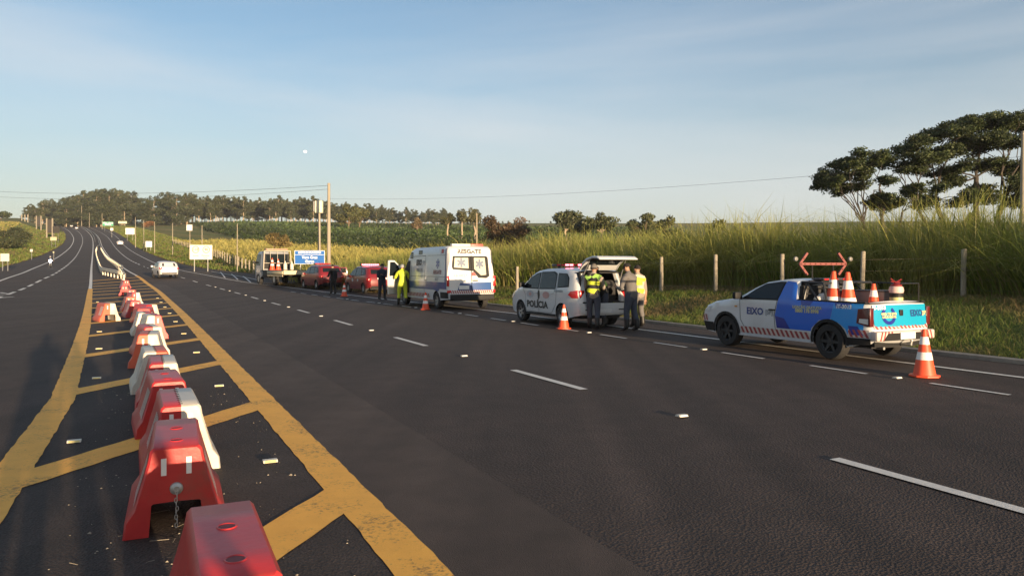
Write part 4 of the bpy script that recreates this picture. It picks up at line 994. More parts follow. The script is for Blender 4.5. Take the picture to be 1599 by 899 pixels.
class Car:
    def __init__(s, root, contour, W, belt, tumble=.20, r=.09, arches=(), arch_r=.36, bottom=.28, taper=.10, crown=.035, cell=.085, hl=None):
        s.t = root; s.c = contour; s.W = W/2; s.belt = belt; s.k = tumble; s.r = r; s.arches = arches; s.ar = arch_r; s.bot = bottom; s.taper = taper; s.crown = crown; s.cell = cell
        xs = [p[0] for p in contour]; s.x0, s.x1 = min(xs), max(xs); s.L = (s.x1-s.x0)/2; s.xc = (s.x0+s.x1)/2
        # resample
        P = []
        for a, b in zip(contour[:-1], contour[1:]):
            n = max(1, int(math.dist(a, b)/.14)); P += [(a[0]+(b[0]-a[0])*i/n, a[1]+(b[1]-a[1])*i/n) for i in range(n)]
        s.P = P+[contour[-1]]
    def hw(s, x, z):
        e = abs((x-s.xc)/s.L); w = s.W*(1-s.taper*max(0, (e-.62)/.38)**2)
        if z > s.belt: w -= (z-s.belt)*s.k
        if z < .55: w -= (.55-z)*.10
        return w
    def dist(s, x, z):
        best = 9
        for (ax, az), (bx, bz) in zip(s.c[:-1], s.c[1:]):
            dx, dz = bx-ax, bz-az; t = max(0, min(1, ((x-ax)*dx+(z-az)*dz)/(dx*dx+dz*dz+1e-12))); d = math.hypot(x-ax-dx*t, z-az-dz*t); best = min(best, d)
        return best
    def y(s, x, z):
        d = min(s.dist(x, z), s.r); q = s.r-d
        return s.hw(x, z)-(s.r-math.sqrt(max(0, s.r*s.r-q*q)))*.9
    def side_outline(s):
        pts = list(s.c)   # front bottom -> over the roof -> rear bottom
        # bottom edge going from rear back to front with arches cut
        ar = sorted(s.arches)
        for ax in ar:
            h = max(0, s.bot-.33); a0 = math.acos(min(1, abs((s.bot-.33))/s.ar)) if True else 0
            za = s.bot; dx = math.sqrt(max(0, s.ar**2-(za-.33)**2))
            ang0 = math.atan2(za-.33, -dx); ang1 = math.atan2(za-.33, dx)
            if ang0 < 0: ang0 += 2*math.pi
            n = 14
            for i in range(n+1):
                a = ang0+(ang1-ang0)*i/n; pts.append((ax+s.ar*math.cos(a), .33+s.ar*math.sin(a)))
        return pts
    def wrap(s, poly, off, side, cell=None):
        """flat (x,z) polygon laid onto the body side"""
        bm = bmesh.new(); f = bm.faces.new([bm.verts.new((p[0], 0, p[1])) for p in poly]); c = cell or s.cell
        xs = [p[0] for p in poly]; zs = [p[1] for p in poly]
        for lo, hi, no in ((min(xs), max(xs), (1, 0, 0)), (min(zs), max(zs), (0, 0, 1))):
            q = math.ceil(lo/c)*c+.0011
            while q < hi:
                bmesh.ops.bisect_plane(bm, geom=bm.verts[:]+bm.edges[:]+bm.faces[:], plane_co=(q*no[0], 0, q*no[2]), plane_no=no, dist=1e-6); q += c
        for v in bm.verts: v.co.y = side*(s.y(v.co.x, v.co.z)+off)
        bm.verts.index_update(); vs = [v.co.copy() for v in bm.verts]; fs = [[v.index for v in f.verts] for f in bm.faces]; bm.free(); return vs, fs
    def decal(s, name, poly, m, side=1, off=.006, parent=None, label=None, thick=0):
        vs, fs = s.wrap(poly, off, side); mb = MB(); mb.add(vs, fs); o = mb.build(name, m, parent or s.t, 50)
        if label: o['label'] = label
        return o
    def lettering(s, txt, cx, cz, size, m, side=1, bold=.004, off=.010, parent=None, name='lettering', rot=0, xs=1.0):
        vs, fs = text_mb(txt, size, bold, xs=xs); ca, sa = math.cos(rot), math.sin(rot)
        P = [(a*ca-b*sa, a*sa+b*ca) for a, b in vs]
        # seen from the left side (+y) the car's front is to the viewer's left
        Q = [(cx-side*a, cz+b) for a, b in P]; mb = MB(); mb.add([(x, side*(s.y(x, z)+off), z) for x, z in Q], fs); return mb.build(name, m, parent or s.t)
    def shell(s, m, skip=None, name='body'):
        mb = MB()
        for side in (1, -1):
            vs, fs = s.wrap(s.side_outline(), 0, side); mb.add(vs, fs)
        P = s.P; nt_ = 8
        vs = []
        for i, (x, z) in enumerate(P):
            a = P[max(i-1, 0)]; b = P[min(i+1, len(P)-1)]; tx, tz = b[0]-a[0], b[1]-a[1]; l = math.hypot(tx, tz); nx, nz_ = -tz/l, tx/l
            # contour runs front->over->rear, so outward normal
            nx, nz_ = (tz/l*1, -tx/l*1)
            y0 = s.y(x, z)
            for k in range(nt_+1):
                t = -1+2*k/nt_; c = s.crown*(1-t*t); vs.append((x+nx*c, y0*t, z+nz_*c))
        fs = []
        for i in range(len(P)-1):
            if skip and skip(*P[i], *P[i+1]): continue
            for k in range(nt_): fs.append((i*(nt_+1)+k, i*(nt_+1)+k+1, (i+1)*(nt_+1)+k+1, (i+1)*(nt_+1)+k))
        mb.add(vs, fs)
        me = mb.mesh(name); bm = bmesh.new(); bm.from_mesh(me); bmesh.ops.remove_doubles(bm, verts=bm.verts, dist=.004); bmesh.ops.recalc_face_normals(bm, faces=bm.faces); bm.to_mesh(me); bm.free()
        return link(name, me, s.t, m, 45)
    def along(s, z_or_x, zone):
        """contour point on the rear ('r'), by height"""
        pts = s.c
        if zone == 'r':
            cand = [(a, b) for a, b in zip(pts[:-1], pts[1:]) if a[0] < s.xc and min(a[1], b[1]) <= z_or_x <= max(a[1], b[1]) and a[1] != b[1]]
            a, b = cand[-1] if cand else (pts[-2], pts[-1]); t = (z_or_x-a[1])/(b[1]-a[1]); return a[0]+(b[0]-a[0])*t
        cand = [(a, b) for a, b in zip(pts[:-1], pts[1:]) if a[0] > s.xc and min(a[1], b[1]) <= z_or_x <= max(a[1], b[1]) and a[1] != b[1]]
        a, b = cand[0]; t = (z_or_x-a[1])/(b[1]-a[1]); return a[0]+(b[0]-a[0])*t
    def end_x(s, y, z, zone='r'):
        x = s.along(z, zone); y0 = s.y(x, z); t = max(-1, min(1, y/max(y0, .1))); c = s.crown*(1-t*t)
        return x+(-c if zone == 'r' else c)
    def end_poly(s, name, poly, m, zone='r', off=.006, parent=None, cell=.12):
        bm = bmesh.new(); bm.faces.new([bm.verts.new((0, p[0], p[1])) for p in poly])
        ys_ = [p[0] for p in poly]; zs = [p[1] for p in poly]
        for lo, hi, no in ((min(ys_), max(ys_), (0, 1, 0)), (min(zs), max(zs), (0, 0, 1))):
            q = math.ceil(lo/cell)*cell+.0013
            while q < hi: bmesh.ops.bisect_plane(bm, geom=bm.verts[:]+bm.edges[:]+bm.faces[:], plane_co=(0, q*no[1], q*no[2]), plane_no=no, dist=1e-6); q += cell
        sg = -1 if zone == 'r' else 1
        for v in bm.verts: v.co.x = s.end_x(v.co.y, v.co.z, zone)+sg*off
        bm.verts.index_update(); mb = MB(); mb.add([v.co.copy() for v in bm.verts], [[v.index for v in f.verts] for f in bm.faces]); bm.free(); return mb.build(name, m, parent or s.t, 50)
    def end_text(s, txt, cy, cz, size, m, off=.010, bold=.004, parent=None, xs=1.0):
        vs, fs = text_mb(txt, size, bold, xs=xs); mb = MB()
        mb.add([(s.end_x(cy-a, cz+b)-off, cy-a, cz+b) for a, b in vs], fs); return mb.build('lettering', m, parent or s.t)
    def wheels(s, rad=.31, w=.2, rim='alloy', z=None, spokes=7, flip=False):
        tr = None
        for ax in s.arches:
            for sd in (1, -1):
                yc = s.W-.015-w/2
                mb = MB(); mb.lathe([(rad*.62, -w/2), (rad*.93, -w/2), (rad, -w/2+.03), (rad, w/2-.03), (rad*.93, w/2), (rad*.62, w/2)], 28, axis='Y', close=True)
                o = mb.build('wheel', TYRE, s.t, 40); o.location = (ax, sd*yc, rad)
                rm = ALLOY if rim == 'alloy' else (BLKRIM if rim == 'black' else STEEL)
                g = MB(); g.lathe([(rad*.60, w/2-.012), (rad*.635, w/2-.005), (rad*.635, w/2-.03), (rad*.56, w/2-.05)], 28, axis='Y', cap=False)
                g.lathe([(0, w/2-.02), (.05, w/2-.022), (.055, w/2-.05)], 14, axis='Y', cap=False)
                for k in range(spokes):
                    a = 2*math.pi*k/spokes; d = Vector((math.cos(a), 0, math.sin(a))); n = Vector((-math.sin(a), 0, math.cos(a)))
                    p0, p1 = d*.04, d*rad*.60; yy = w/2-.03
                    g.add([p0+n*.03+Vector((0, yy, 0)), p0-n*.03+Vector((0, yy, 0)), p1-n*.022+Vector((0, yy+.01, 0)), p1+n*.022+Vector((0, yy+.01, 0)), p0+n*.03+Vector((0, yy-.03, 0)), p0-n*.03+Vector((0, yy-.03, 0)), p1-n*.022+Vector((0, yy-.03, 0)), p1+n*.022+Vector((0, yy-.03, 0))], [(0, 1, 2, 3), (0, 4, 5, 1), (1, 5, 6, 2), (2, 6, 7, 3), (3, 7, 4, 0)])
                rr = g.build('rim', rm, o, 40)
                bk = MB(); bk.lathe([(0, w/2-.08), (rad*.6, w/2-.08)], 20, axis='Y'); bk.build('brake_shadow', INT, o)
                if sd < 0: o.rotation_euler = (0, 0, math.pi)
                # inner wheel well
        for ax in s.arches:
            mb = MB(); pr = []
            for i in range(13): a = math.pi*i/12; pr.append((ax+(s.ar-.003)*math.cos(a), .33+(s.ar-.003)*math.sin(a)))
            pr = [(ax+s.ar-.003, s.bot-.02)]+pr+[(ax-s.ar+.003, s.bot-.02)]
            vs = []; 
            for (x, z) in pr: vs += [(x, -(s.W-.06), z), (x, s.W-.06, z)]
            mb.add(vs, [(2*i, 2*i+1, 2*i+3, 2*i+2) for i in range(len(pr)-1)]); mb.build('wheel_well', INT, s.t)
        mb = MB(); mb.box((s.xc, 0, s.bot+.06), (2*s.L-.35, 2*s.W-.5, .14)); mb.build('underbody', INT, s.t)
    def arch_trim(s, m, wd=.05, off=.012):
        for ax in s.arches:
            for sd in (1, -1):
                pts = []; n = 14
                for i in range(n+1): a = math.pi*(i/n)*1.06-.03*math.pi; pts.append((ax+(s.ar-.004)*math.cos(a), .33+(s.ar-.004)*math.sin(a)))
                for i in range(n, -1, -1): a = math.pi*(i/n)*1.06-.03*math.pi; pts.append((ax+(s.ar+wd)*math.cos(a), .33+(s.ar+wd)*math.sin(a)))
                s.decal('arch_trim', pts, m, sd, off)
    def window(s, poly, side, frame=True, name='window', gl=None):
        fr = None
        cx = sum(p[0] for p in poly)/len(poly); cz = sum(p[1] for p in poly)/len(poly)
        if frame:
            big = [(cx+(x-cx)*(1+.035/max(.15, abs(x-cx)))*1.0, cz+(z-cz)*(1+.03/max(.12, abs(z-cz)))) for x, z in poly]
            fr = s.decal('window_frame', big, TRIM, side, .003)
        return s.decal(name, poly, gl or GLASS, side, .008, parent=fr)
    def strip_patch(s, name, x_from, x_to, m, tfrac=.86, off=.008, parent=None, t0=None, upper=True):
        """patch over the top contour (windscreen, rear glass) between two contour x positions"""
        pts = [p for p in s.P if min(x_from, x_to) <= p[0] <= max(x_from, x_to) and (p[1] > s.belt-.25 if upper else True)]
        vs = []; n = 6
        for i, (x, z) in enumerate(pts):
            a = pts[max(i-1, 0)]; b = pts[min(i+1, len(pts)-1)]; tx, tz = b[0]-a[0], b[1]-a[1]; l = math.hypot(tx, tz)+1e-9; nx, nz_ = tz/l, -tx/l; y0 = s.y(x, z)
            for k in range(n+1): t = (-1+2*k/n)*tfrac; c = s.crown*(1-t*t)+off; vs.append((x+nx*c, y0*t, z+nz_*c))
        fs = [(i*(n+1)+k, i*(n+1)+k+1, (i+1)*(n+1)+k+1, (i+1)*(n+1)+k) for i in range(len(pts)-1) for k in range(n)]
        mb = MB(); mb.add(vs, fs); return mb.build(name, m, parent or s.t, 50)
    def seam(s, pts, side=1, w=.012):
        for a, b in zip(pts[:-1], pts[1:]):
            d = Vector((b[0]-a[0], b[1]-a[1])); n = Vector((-d.y, d.x)).normalized()*w/2
            s.decal('panel_gap', [(a[0]-n.x, a[1]-n.y), (b[0]-n.x, b[1]-n.y), (b[0]+n.x, b[1]+n.y), (a[0]+n.x, a[1]+n.y)], TRIM, side, .0045)
    def handle(s, x, z, m, side=1):
        mb = MB(); yy = s.y(x, z)+.018; mb.box((x, side*yy, z), (.16, .03, .028)); mb.build('door_handle', m, s.t, bevel=.008)
    def mirror(s, x, z, m, side=1):
        mb = MB(); yy = s.y(x, z); mb.box((x, side*(yy+.11), z+.06), (.10, .2, .15)); mb.box((x, side*(yy+.01), z), (.05, .06, .05)); mb.build('side_mirror', m, s.t, bevel=.02)
    def hazard(s, x0, x1, z0, z1, n, side=1, slope=.14, name='hazard_stripe'):
        base = s.decal('hazard_band', [(x0, z0), (x1, z0), (x1, z1), (x0, z1)], HZW, side, .005)
        p = (x1-x0)/n
        for k in range(n):
            a = x0+k*p; b = a+p*.5
            q = [(a, z0), (b, z0), (min(b+slope, x1), z1 if b+slope <= x1 else z0+(z1-z0)*(x1-b)/slope), (min(a+slope, x1), z1 if a+slope <= x1 else z0+(z1-z0)*(x1-a)/slope)]
            if b >= x1: continue
            s.decal(name, q, HZR, side, .008, parent=base)
    def end_hazard(s, y0, y1, z0, z1, n, slope=.12):
        base = s.end_poly('hazard_band', [(y0, z0), (y1, z0), (y1, z1), (y0, z1)], HZW, off=.005)
        p = (y1-y0)/n
        for k in range(n):
            a = y0+k*p; b = a+p*.5; c = min(b+slope, y1); d = min(a+slope, y1)
            if b < y1: s.end_poly('hazard_stripe', [(a, z0), (b, z0), (c, z1), (d, z1)], HZR, off=.008, parent=base)
def place_on_road(u, v, extra=0): 
    x, y = UV(u, v); return (x, y, float(G(y))+.004), math.pi/2+TH+extra
def eixo_logo(car, cx, cz, size, m, side=1): car.lettering('EIXO', cx+size*.25, cz, size, m, side, bold=.012*size/.2); car.lettering('[SP]', cx-size*1.75, cz, size*.72, mat('grey_print', (.25, .27, .3), .5), side, 0)
NAVY = car_paint('navy_print', (.02, .06, .22)); ROYAL = car_paint('royal_blue_paint', (.012, .12, .58)); CYAN = car_paint('cyan_paint', (.010, .30, .48)); DKBLUE = car_paint('dark_blue_paint', (.012, .03, .26)); YTX = mat('pale_yellow_print', (.55, .52, .25), .5)

# ------------------------------------------------------------------ blue and white pickup
_xl, _yl = UV(11.58+.84, 11.43)
pk = thing('pickup_truck', (_xl, _yl, .012), math.pi/2+TH, 'white and blue road service pickup with red arrow board and cones in its bed', 'pickup')
C_ = [(2.13, .30), (2.22, .42), (2.24, .60), (2.20, .74), (2.08, .86), (1.75, .965), (1.30, 1.03), (1.05, 1.06), (.55, 1.31), (.28, 1.415), (-.05, 1.46), (-.40, 1.465), (-.52, 1.44), (-.56, 1.36), (-.60, 1.09), (-1.0, 1.085), (-2.12, 1.08), (-2.19, 1.05), (-2.22, .85), (-2.24, .66), (-2.27, .60), (-2.28, .42), (-2.2, .36)]
P_ = Car(pk, C_, 1.70, 1.06, tumble=.30, r=.07, arches=(1.375, -1.375), arch_r=.375, bottom=.27, taper=.10)
P_.shell(WHT, skip=lambda x0, z0, x1, z1: (-2.13 < x1 and x0 < -.59 and z0 > 1.05 and z1 > 1.05) or (-.62 < x1 < -.5 and z0 > 1.0 and z0 <= 1.36))
P_.wheels(.335, .215, 'black', spokes=6); P_.arch_trim(TRIM, .055)
for sd in (1, -1):
    # coloured wrap behind the door
    P_.decal('blue_side_wrap', [(-.06, .52), (-.02, .72), (-.16, 1.08), (-.30, 1.50), (-.51, 1.49), (-.545, 1.40), (-.585, 1.075), (-1.55, 1.07), (-1.45, .62), (-1.78, .62), (-1.76, .56), (-1.70, .42), (-1.0, .42), (-.95, .52)] if False else
            [(-.10, .50), (-.05, .75), (-.14, 1.08), (-.27, 1.445), (-.50, 1.43), (-.545, 1.35), (-.585, 1.078), (-1.50, 1.07), (-1.42, .76), (-1.16, .72), (-.98, .56), (-.96, .50)], ROYAL, sd, .004)
    P_.decal('blue_side_wrap', [(-1.502, 1.07), (-1.422, .76), (-1.60, .70), (-1.74, .60), (-1.79, .50), (-2.10, .50), (-2.10, 1.065)], mat('mid_blue_paint', (.012, .27, .70), .32, noise=.05, coat=.6), sd, .004)
    P_.decal('dark_blue_patch', [(-.10, .50), (-.06, .74), (-.30, .70), (-.45, .50)], DKBLUE, sd, .007)
    P_.decal('dark_blue_patch', [(-.70, 1.075), (-1.0, 1.075), (-.95, .99), (-.74, .99)], DKBLUE, sd, .007)
    P_.decal('dark_blue_patch', [(-1.50, 1.07), (-1.86, 1.065), (-1.76, .97), (-1.56, .97)], DKBLUE, sd, .007)
    P_.decal('dark_blue_patch', [(-1.85, .50), (-1.80, .66), (-1.99, .66), (-2.10, .50)], DKBLUE, sd, .007)
    P_.window([(.86, 1.075), (.50, 1.265), (.27, 1.36), (-.08, 1.405), (-.22, 1.40), (-.10, 1.085)], sd)
    P_.seam([(.95, 1.05), (.93, .62), (.80, .43)], sd); P_.seam([(.80, .43), (-.06, .43), (-.03, .75), (-.12, 1.08), (-.26, 1.43)], sd)
    P_.handle(.02, .86, TRIM, sd); P_.mirror(.90, 1.06, TRIM, sd)
    P_.hazard(-.93, .93, .335, .47, 15, sd, -.06 if False else .07)
    P_.hazard(-2.20, -1.80, .46, .60, 4, sd, .07)
    P_.decal('sill_trim', [(.96, .275), (.96, .325), (-.96, .325), (-.96, .275)], mat('pale_sill', (.5, .52, .55), .4), sd, .012)
    P_.decal('rear_sill', [(-1.76, .30), (-1.78, .45), (-2.22, .45), (-2.2, .34)], TRIM, sd, .009)
    P_.decal('front_bumper_trim', [(2.10, .30), (1.78, .30), (1.80, .50), (2.19, .50)], TRIM, sd, .006)
    P_.decal('headlamp', [(2.17, .70), (2.04, .80), (1.86, .86), (1.93, .74)], CLEARL, sd, .008)
    P_.decal('turn_lamp', [(1.10, .90), (1.02, .90), (1.02, .87), (1.10, .87)], mat('amber_lens', (.6, .25, .02), .3), sd, .01)
    P_.hazard(2.00, 2.19, .52, .66, 2, sd, .06)
    tl = P_.decal('tail_lamp', [(-2.20, .66), (-2.195, 1.0), (-2.0, .97), (-1.97, .72)], mat('smoked_red_lens', (.10, .012, .012), .25, coat=.5), sd, .012)
    P_.decal('tail_lamp_lens', [(-2.195, .70), (-2.19, .80), (-2.03, .80), (-2.02, .73)], CLEARL, sd, .017, parent=tl)
    mb = MB(); zz = [.655, 1.0]; mb.box((-2.225, sd*.765, .83), (.05, .10, .34)); mb.build('tail_lamp', mat('smoked_red_lens', (.10, .012, .012), .25, coat=.5), pk, bevel=.015)
# door & side writing only on the side in view and its twin
for sd in (1, -1):
    P_.lettering('EIXO', .50, .80, .20, NAVY, sd, .006, xs=1.05); P_.lettering('[SP]', .50-sd*.40 if sd > 0 else .92, .80, .13, mat('grey_print', (.25, .27, .3), .5), sd)
    P_.lettering('LIGAÇÃO GRATUITA', -.87, .945, .075, YTX, sd, .003); P_.lettering('0800 178 8998', -.87, .875, .095, YTX, sd, .004)
    P_.lettering('IT-3013', -1.72, 1.00, .10, mat('white_print', (.8, .8, .78), .5), sd, .004)
# windscreen, tailgate, bumper
P_.strip_patch('windscreen', .30, 1.02, GLASS, .86)
P_.end_poly('tailgate', [(-.70, .655), (.70, .655), (.72, 1.045), (-.72, 1.045)], CYAN, off=.012)
P_.end_text('IT-3013', .56, 1.00, .10, mat('white_print', (.8, .8, .78), .5), off=.02, bold=.006)
P_.end_text('EIXO', -.42, .88, .16, NAVY, off=.02, bold=.005); P_.end_text('[SP]', -.66, .88, .09, YTX, off=.02)
# round blue emblem with pale text
mb = MB(); n = 30
for k in range(3, n-3):
    a0, a1 = 2*math.pi*k/n+math.pi/2, 2*math.pi*(k+1)/n+math.pi/2; q = [(.34+r*math.cos(a), .86+r*math.sin(a)*.95) for r, a in ((.175, a0), (.175, a1), (.11, a1), (.11, a0))]
    mb.add([(P_.end_x(y, z)-.019, y, z) for y, z in q], [(0, 1, 2, 3)])
mb.build('ring_emblem', DKBLUE, pk)
P_.end_text('0800 178 8998', .34, .885, .062, YTX, off=.024, bold=.003); P_.end_text('LIGUE GRÁTIS', .34, .83, .055, YTX, off=.024, bold=.003)
mb = MB(); mb.box((-2.262, .02, .90), (.04, .09, .11)); mb.build('tailgate_latch', TRIM, pk, bevel=.012)
P_.end_hazard(-.72, .72, .615, .70, 14, .05)
mb = MB(); mb.box((-2.30, 0, .50), (.14, 1.56, .17)); bp_ = mb.build('rear_bumper', HZW, pk, bevel=.03)
for k in range(4):
    for sd in (1, -1):
        y0 = sd*(.44+k*.085); m_ = MB(); m_.prism([(y0-.018, .425), (y0+.018, .425), (y0+sd*-.05+.018, .578), (y0+sd*-.05-.018, .578)], -2.3735, -2.368, axis='X'); m_.build('hazard_stripe', HZR, bp_)
mb = MB(); mb.prism([(-.62, .42), (.62, .42), (.50, .55), (-.50, .55)], -2.386, -2.37, axis='X'); mb.build('bumper_recess', TRIM, bp_)
mb = MB(); mb.box((-2.392, 0, .495), (.012, .40, .12)); mb.build('number_plate', PLATE, pk, bevel=.01)
mb = MB(); mb.box((-2.15, 0, .36), (.2, 1.4, .12)); mb.build('rear_valance', TRIM, pk)
mb = MB(); mb.tube([(-2.2, 0, .34), (-2.46, 0, .34), (-2.46, 0, .40)], .022, 8); mb.lathe([(0, .44), (.02, .435), (.028, .415), (.02, .39)], 12, c=(-2.46, 0, 0)); mb.build('tow_hitch', STEEL, pk, 40)
mb = MB(); mb.tube([(-1.6, .45, .27), (-2.25, .45, .27)], .028, 8); mb.build('exhaust_pipe', STEEL, pk, 40)
# bed interior
mb = MB(); 
for sd in (1, -1): mb.box((-1.36, sd*.735, .82), (1.50, .03, .49))
mb.box((-2.14, 0, .82), (.04, 1.44, .49)); mb.box((-1.36, 0, .60), (1.52, 1.46, .03)); mb.box((-.60, 0, .95), (.03, 1.46, .8)); mb.build('bed', mat('dark_bed_liner', (.03, .03, .032), .8), pk)
for sd in (1, -1): mb = MB(); mb.box((-1.37, sd*.765, 1.088), (1.56, .10, .022)); mb.build('bed_rail', TRIM, pk, bevel=.006)
mb = MB(); mb.box((-2.16, 0, 1.073), (.07, 1.5, .02)); mb.build('tailgate_cap', TRIM, pk, bevel=.006)
mb = MB(); mb.box((-.572, 0, 1.22), (.016, 1.34, .40)); mb.build('cab_rear_panel', TRIM, pk)
mb = MB(); mb.box((-.585, 0, 1.24), (.012, 1.12, .26)); rw = mb.build('rear_window', GLASS, pk)
# roll bar with side glass and rack bars
RACK = mat('black_rack_tube', (.02, .02, .02), .4)
for sd in (1, -1):
    mb = MB(); mb.tube([(-.54, sd*.62, 1.43), (-1.10, sd*.66, 1.42), (-1.22, sd*.72, 1.09)], .024, 8); mb.build('side_hoop', RACK, pk, 40)
mb = MB(); mb.tube([(-1.10, .66, 1.42), (-1.10, -.66, 1.42)], .02, 8); mb.build('rear_hoop', RACK, pk, 40)
for sd in (1, -1): mb = MB(); mb.tube([(-.66, sd*.70, 1.09), (-.68, sd*.66, 1.37), (-.70, sd*.60, 1.44)], .022, 8); mb.tube([(-1.02, sd*.72, 1.09), (-.72, sd*.66, 1.40)], .016, 8); mb.build('rollbar', RACK, pk, 40)
mb = MB(); mb.tube([(-.70, .60, 1.44), (-.70, -.60, 1.44)], .025, 8); mb.tube([(-.67, .68, 1.30), (-.67, -.68, 1.30)], .012, 6); mb.tube([(-.67, .69, 1.20), (-.67, -.69, 1.20)], .012, 6); mb.build('rack_bar', RACK, pk, 40)
mb = MB(); mb.box((-.70, -.05, 1.485), (.16, .95, .05)); mb.build('light_bar', mat('beacon_housing', (.05, .04, .045), .4), pk, bevel=.02)
for k in range(3): mb = MB(); mb.box((-.785, -.30+k*.26, 1.485), (.006, .12, .026)); mb.build('beacon_lens', TAILR, pk)
# cargo rack rail at right rear of the bed
mb = MB()
for x in (-1.2, -1.65, -2.1): mb.tube([(x, -.70, 1.09), (x, -.70, 1.42)], .010, 6)
mb.tube([(-.75, -.70, 1.42), (-2.1, -.70, 1.42)], .012, 6); mb.tube([(-2.1, -.70, 1.42), (-2.1, -.2, 1.42)], .010, 6); mb.tube([(-2.1, -.2, 1.42), (-2.1, -.2, 1.09)], .010, 6); mb.build('cargo_rail', RACK, pk, 40)
# red double arrow board on its posts
ab = thing('arrow_board', (0, 0, 0), 0, 'red double headed arrow board mounted above the pickup cab', 'arrow board'); 
M_ = Matrix.Translation(pk.location) @ Matrix.Rotation(pk.rotation_euler.z, 4, 'Z')
ARR = mat('red_arrow_board', (.17, .016, .012), .5, noise=.1)
o_ = M_ @ Vector((-.50, 0, 1.49)); ab.location = o_; ab.rotation_euler = (0, 0, pk.rotation_euler.z-.18)
zc = .30; hwid = .56
def bar(a, b, wd=.055, nm='arm'):
    a = Vector((0, a[0], a[1])); b = Vector((0, b[0], b[1])); d = (b-a).normalized(); n = Vector((0, -d.z, d.y))*wd/2; mb = MB()
    mb.add([p+Vector((e, 0, 0)) for e in (-.02, .02) for p in (a-n, b-n, b+n, a+n)], [(0, 1, 2, 3), (4, 7, 6, 5), (0, 4, 5, 1), (1, 5, 6, 2), (2, 6, 7, 3), (3, 7, 4, 0)]); ar_ = mb.build(nm, ARR, ab)
    L_ = (b-a).length; k = int(L_/.12)
    for i in range(1, k):
        c = a.lerp(b, i/k)+Vector((-.024, 0, 0)); q = MB(); q.lathe([(.014, -.004), (.010, -.008)], 8, axis='X', c=tuple(c)); q.build('lamp', mat('amber_lamp_dark', (.12, .03, .015), .3), ar_)
bar((hwid, zc), (-hwid, zc), .05, 'shaft')
for sd in (1, -1):
    bar((sd*hwid*.98, zc), (sd*(hwid-.19), zc+.22), .045); bar((sd*hwid*.98, zc), (sd*(hwid-.19), zc-.22), .045)
    mb = MB(); mb.tube([(0, sd*.25, -.03), (0, sd*.25, zc)], .014, 6); mb.build('stand', RACK, ab)
    mb = MB(); mb.lathe([(0, -.05), (.04, -.04), (.05, -.01), (.035, .02)], 14, axis='X', c=(0, sd*(hwid+.09), zc+.10)); mb.build('lamp_head', mat('dull_lamp_glass', (.16, .15, .14), .5), ab, 40)
# load
def on_pk(x, y, z): return M_ @ Vector((x, y, z))
for (x, y, h, lab, s_, ry) in ((-1.10, .40, .62, 'tall traffic cone standing nearest the cab in the pickup bed', 1.36, .03), (-1.34, .26, .62, 'tall traffic cone second from the cab in the pickup bed', 1.34, -.05), (-1.72, .05, .62, 'shorter traffic cone in the middle of the pickup bed', 1.02, 0)):
    q = on_pk(x, y, .625 if s_ > 1.1 else .65); cone(q.x, q.y, q.z, lab, 'cones carried in the pickup bed', s_, 0, ry)
ex = thing('fire_extinguisher', on_pk(-2.02, -.18, .90), pk.rotation_euler.z, 'red topped fire extinguisher with a pale lower body at the tailgate', 'extinguisher')
mb = MB(); mb.lathe([(.10, -.28), (.115, -.26), (.115, .26), (.112, .30)], 20); mb.build('cylinder', mat('pale_yellow_shell', (.50, .47, .20), .5), ex, 40)
mb = MB(); mb.lathe([(.117, .27), (.12, .33), (.118, .36)], 20); mb.build('black_strap', TRIM, ex)
mb = MB(); mb.lathe([(.116, .34), (.13, .40), (.115, .46), (.05, .50), (.03, .53)], 20); mb.build('shoulder', mat('faded_white_red', (.60, .42, .38), .5), ex, 40)
mb = MB(); mb.lathe([(.09, .46), (.10, .50), (.04, .54)], 16); mb.tube([(0, -.14, .60), (0, .02, .54), (0, .16, .62)], .012, 6); mb.tube([(0, -.10, .54), (.02, .12, .56)], .014, 6); mb.build('handle', mat('extinguisher_red', (.18, .012, .012), .5), ex, 40)
hm_ = thing('white_sack', on_pk(-.86, .36, 1.04), pk.rotation_euler.z, 'crumpled white sack lying behind the pickup cab', 'sack')
mb = MB()
for (a, b, c, r) in ((0, 0, .06, .13), (.02, .13, .04, .11), (-.03, -.13, .05, .12), (.0, .05, .10, .10), (.05, -.07, .09, .08)): mb.lathe([(0, -r*.7), (r*.8, -r*.5), (r, 0), (r*.75, r*.6), (0, r*.8)], 10, c=(a, b, c))
mb.build('fabric', mat('white_plastic_sheet', (.62, .60, .56), .5, bump=.5, bs=20), hm_, 60)
mb = MB(); mb.box((-.02, 0, -.20), (.5, .7, .28)); mb.build('load_box', mat('grey_tool_box', (.09, .085, .08), .6), hm_, bevel=.02)
bk_ = thing('crate', on_pk(-1.45, -.35, .62), pk.rotation_euler.z, 'grey equipment crate on the far side of the pickup bed', 'crate'); mb = MB(); mb.box((0, 0, .33), (.75, .5, .62)); mb.build('box', mat('grey_pink_box', (.24, .19, .17), .7), bk_, bevel=.02); mb = MB(); mb.box((0, 0, .65), (.77, .52, .03)); mb.build('lid', mat('grey_tool_box', (.09, .085, .08), .6), bk_, bevel=.01)

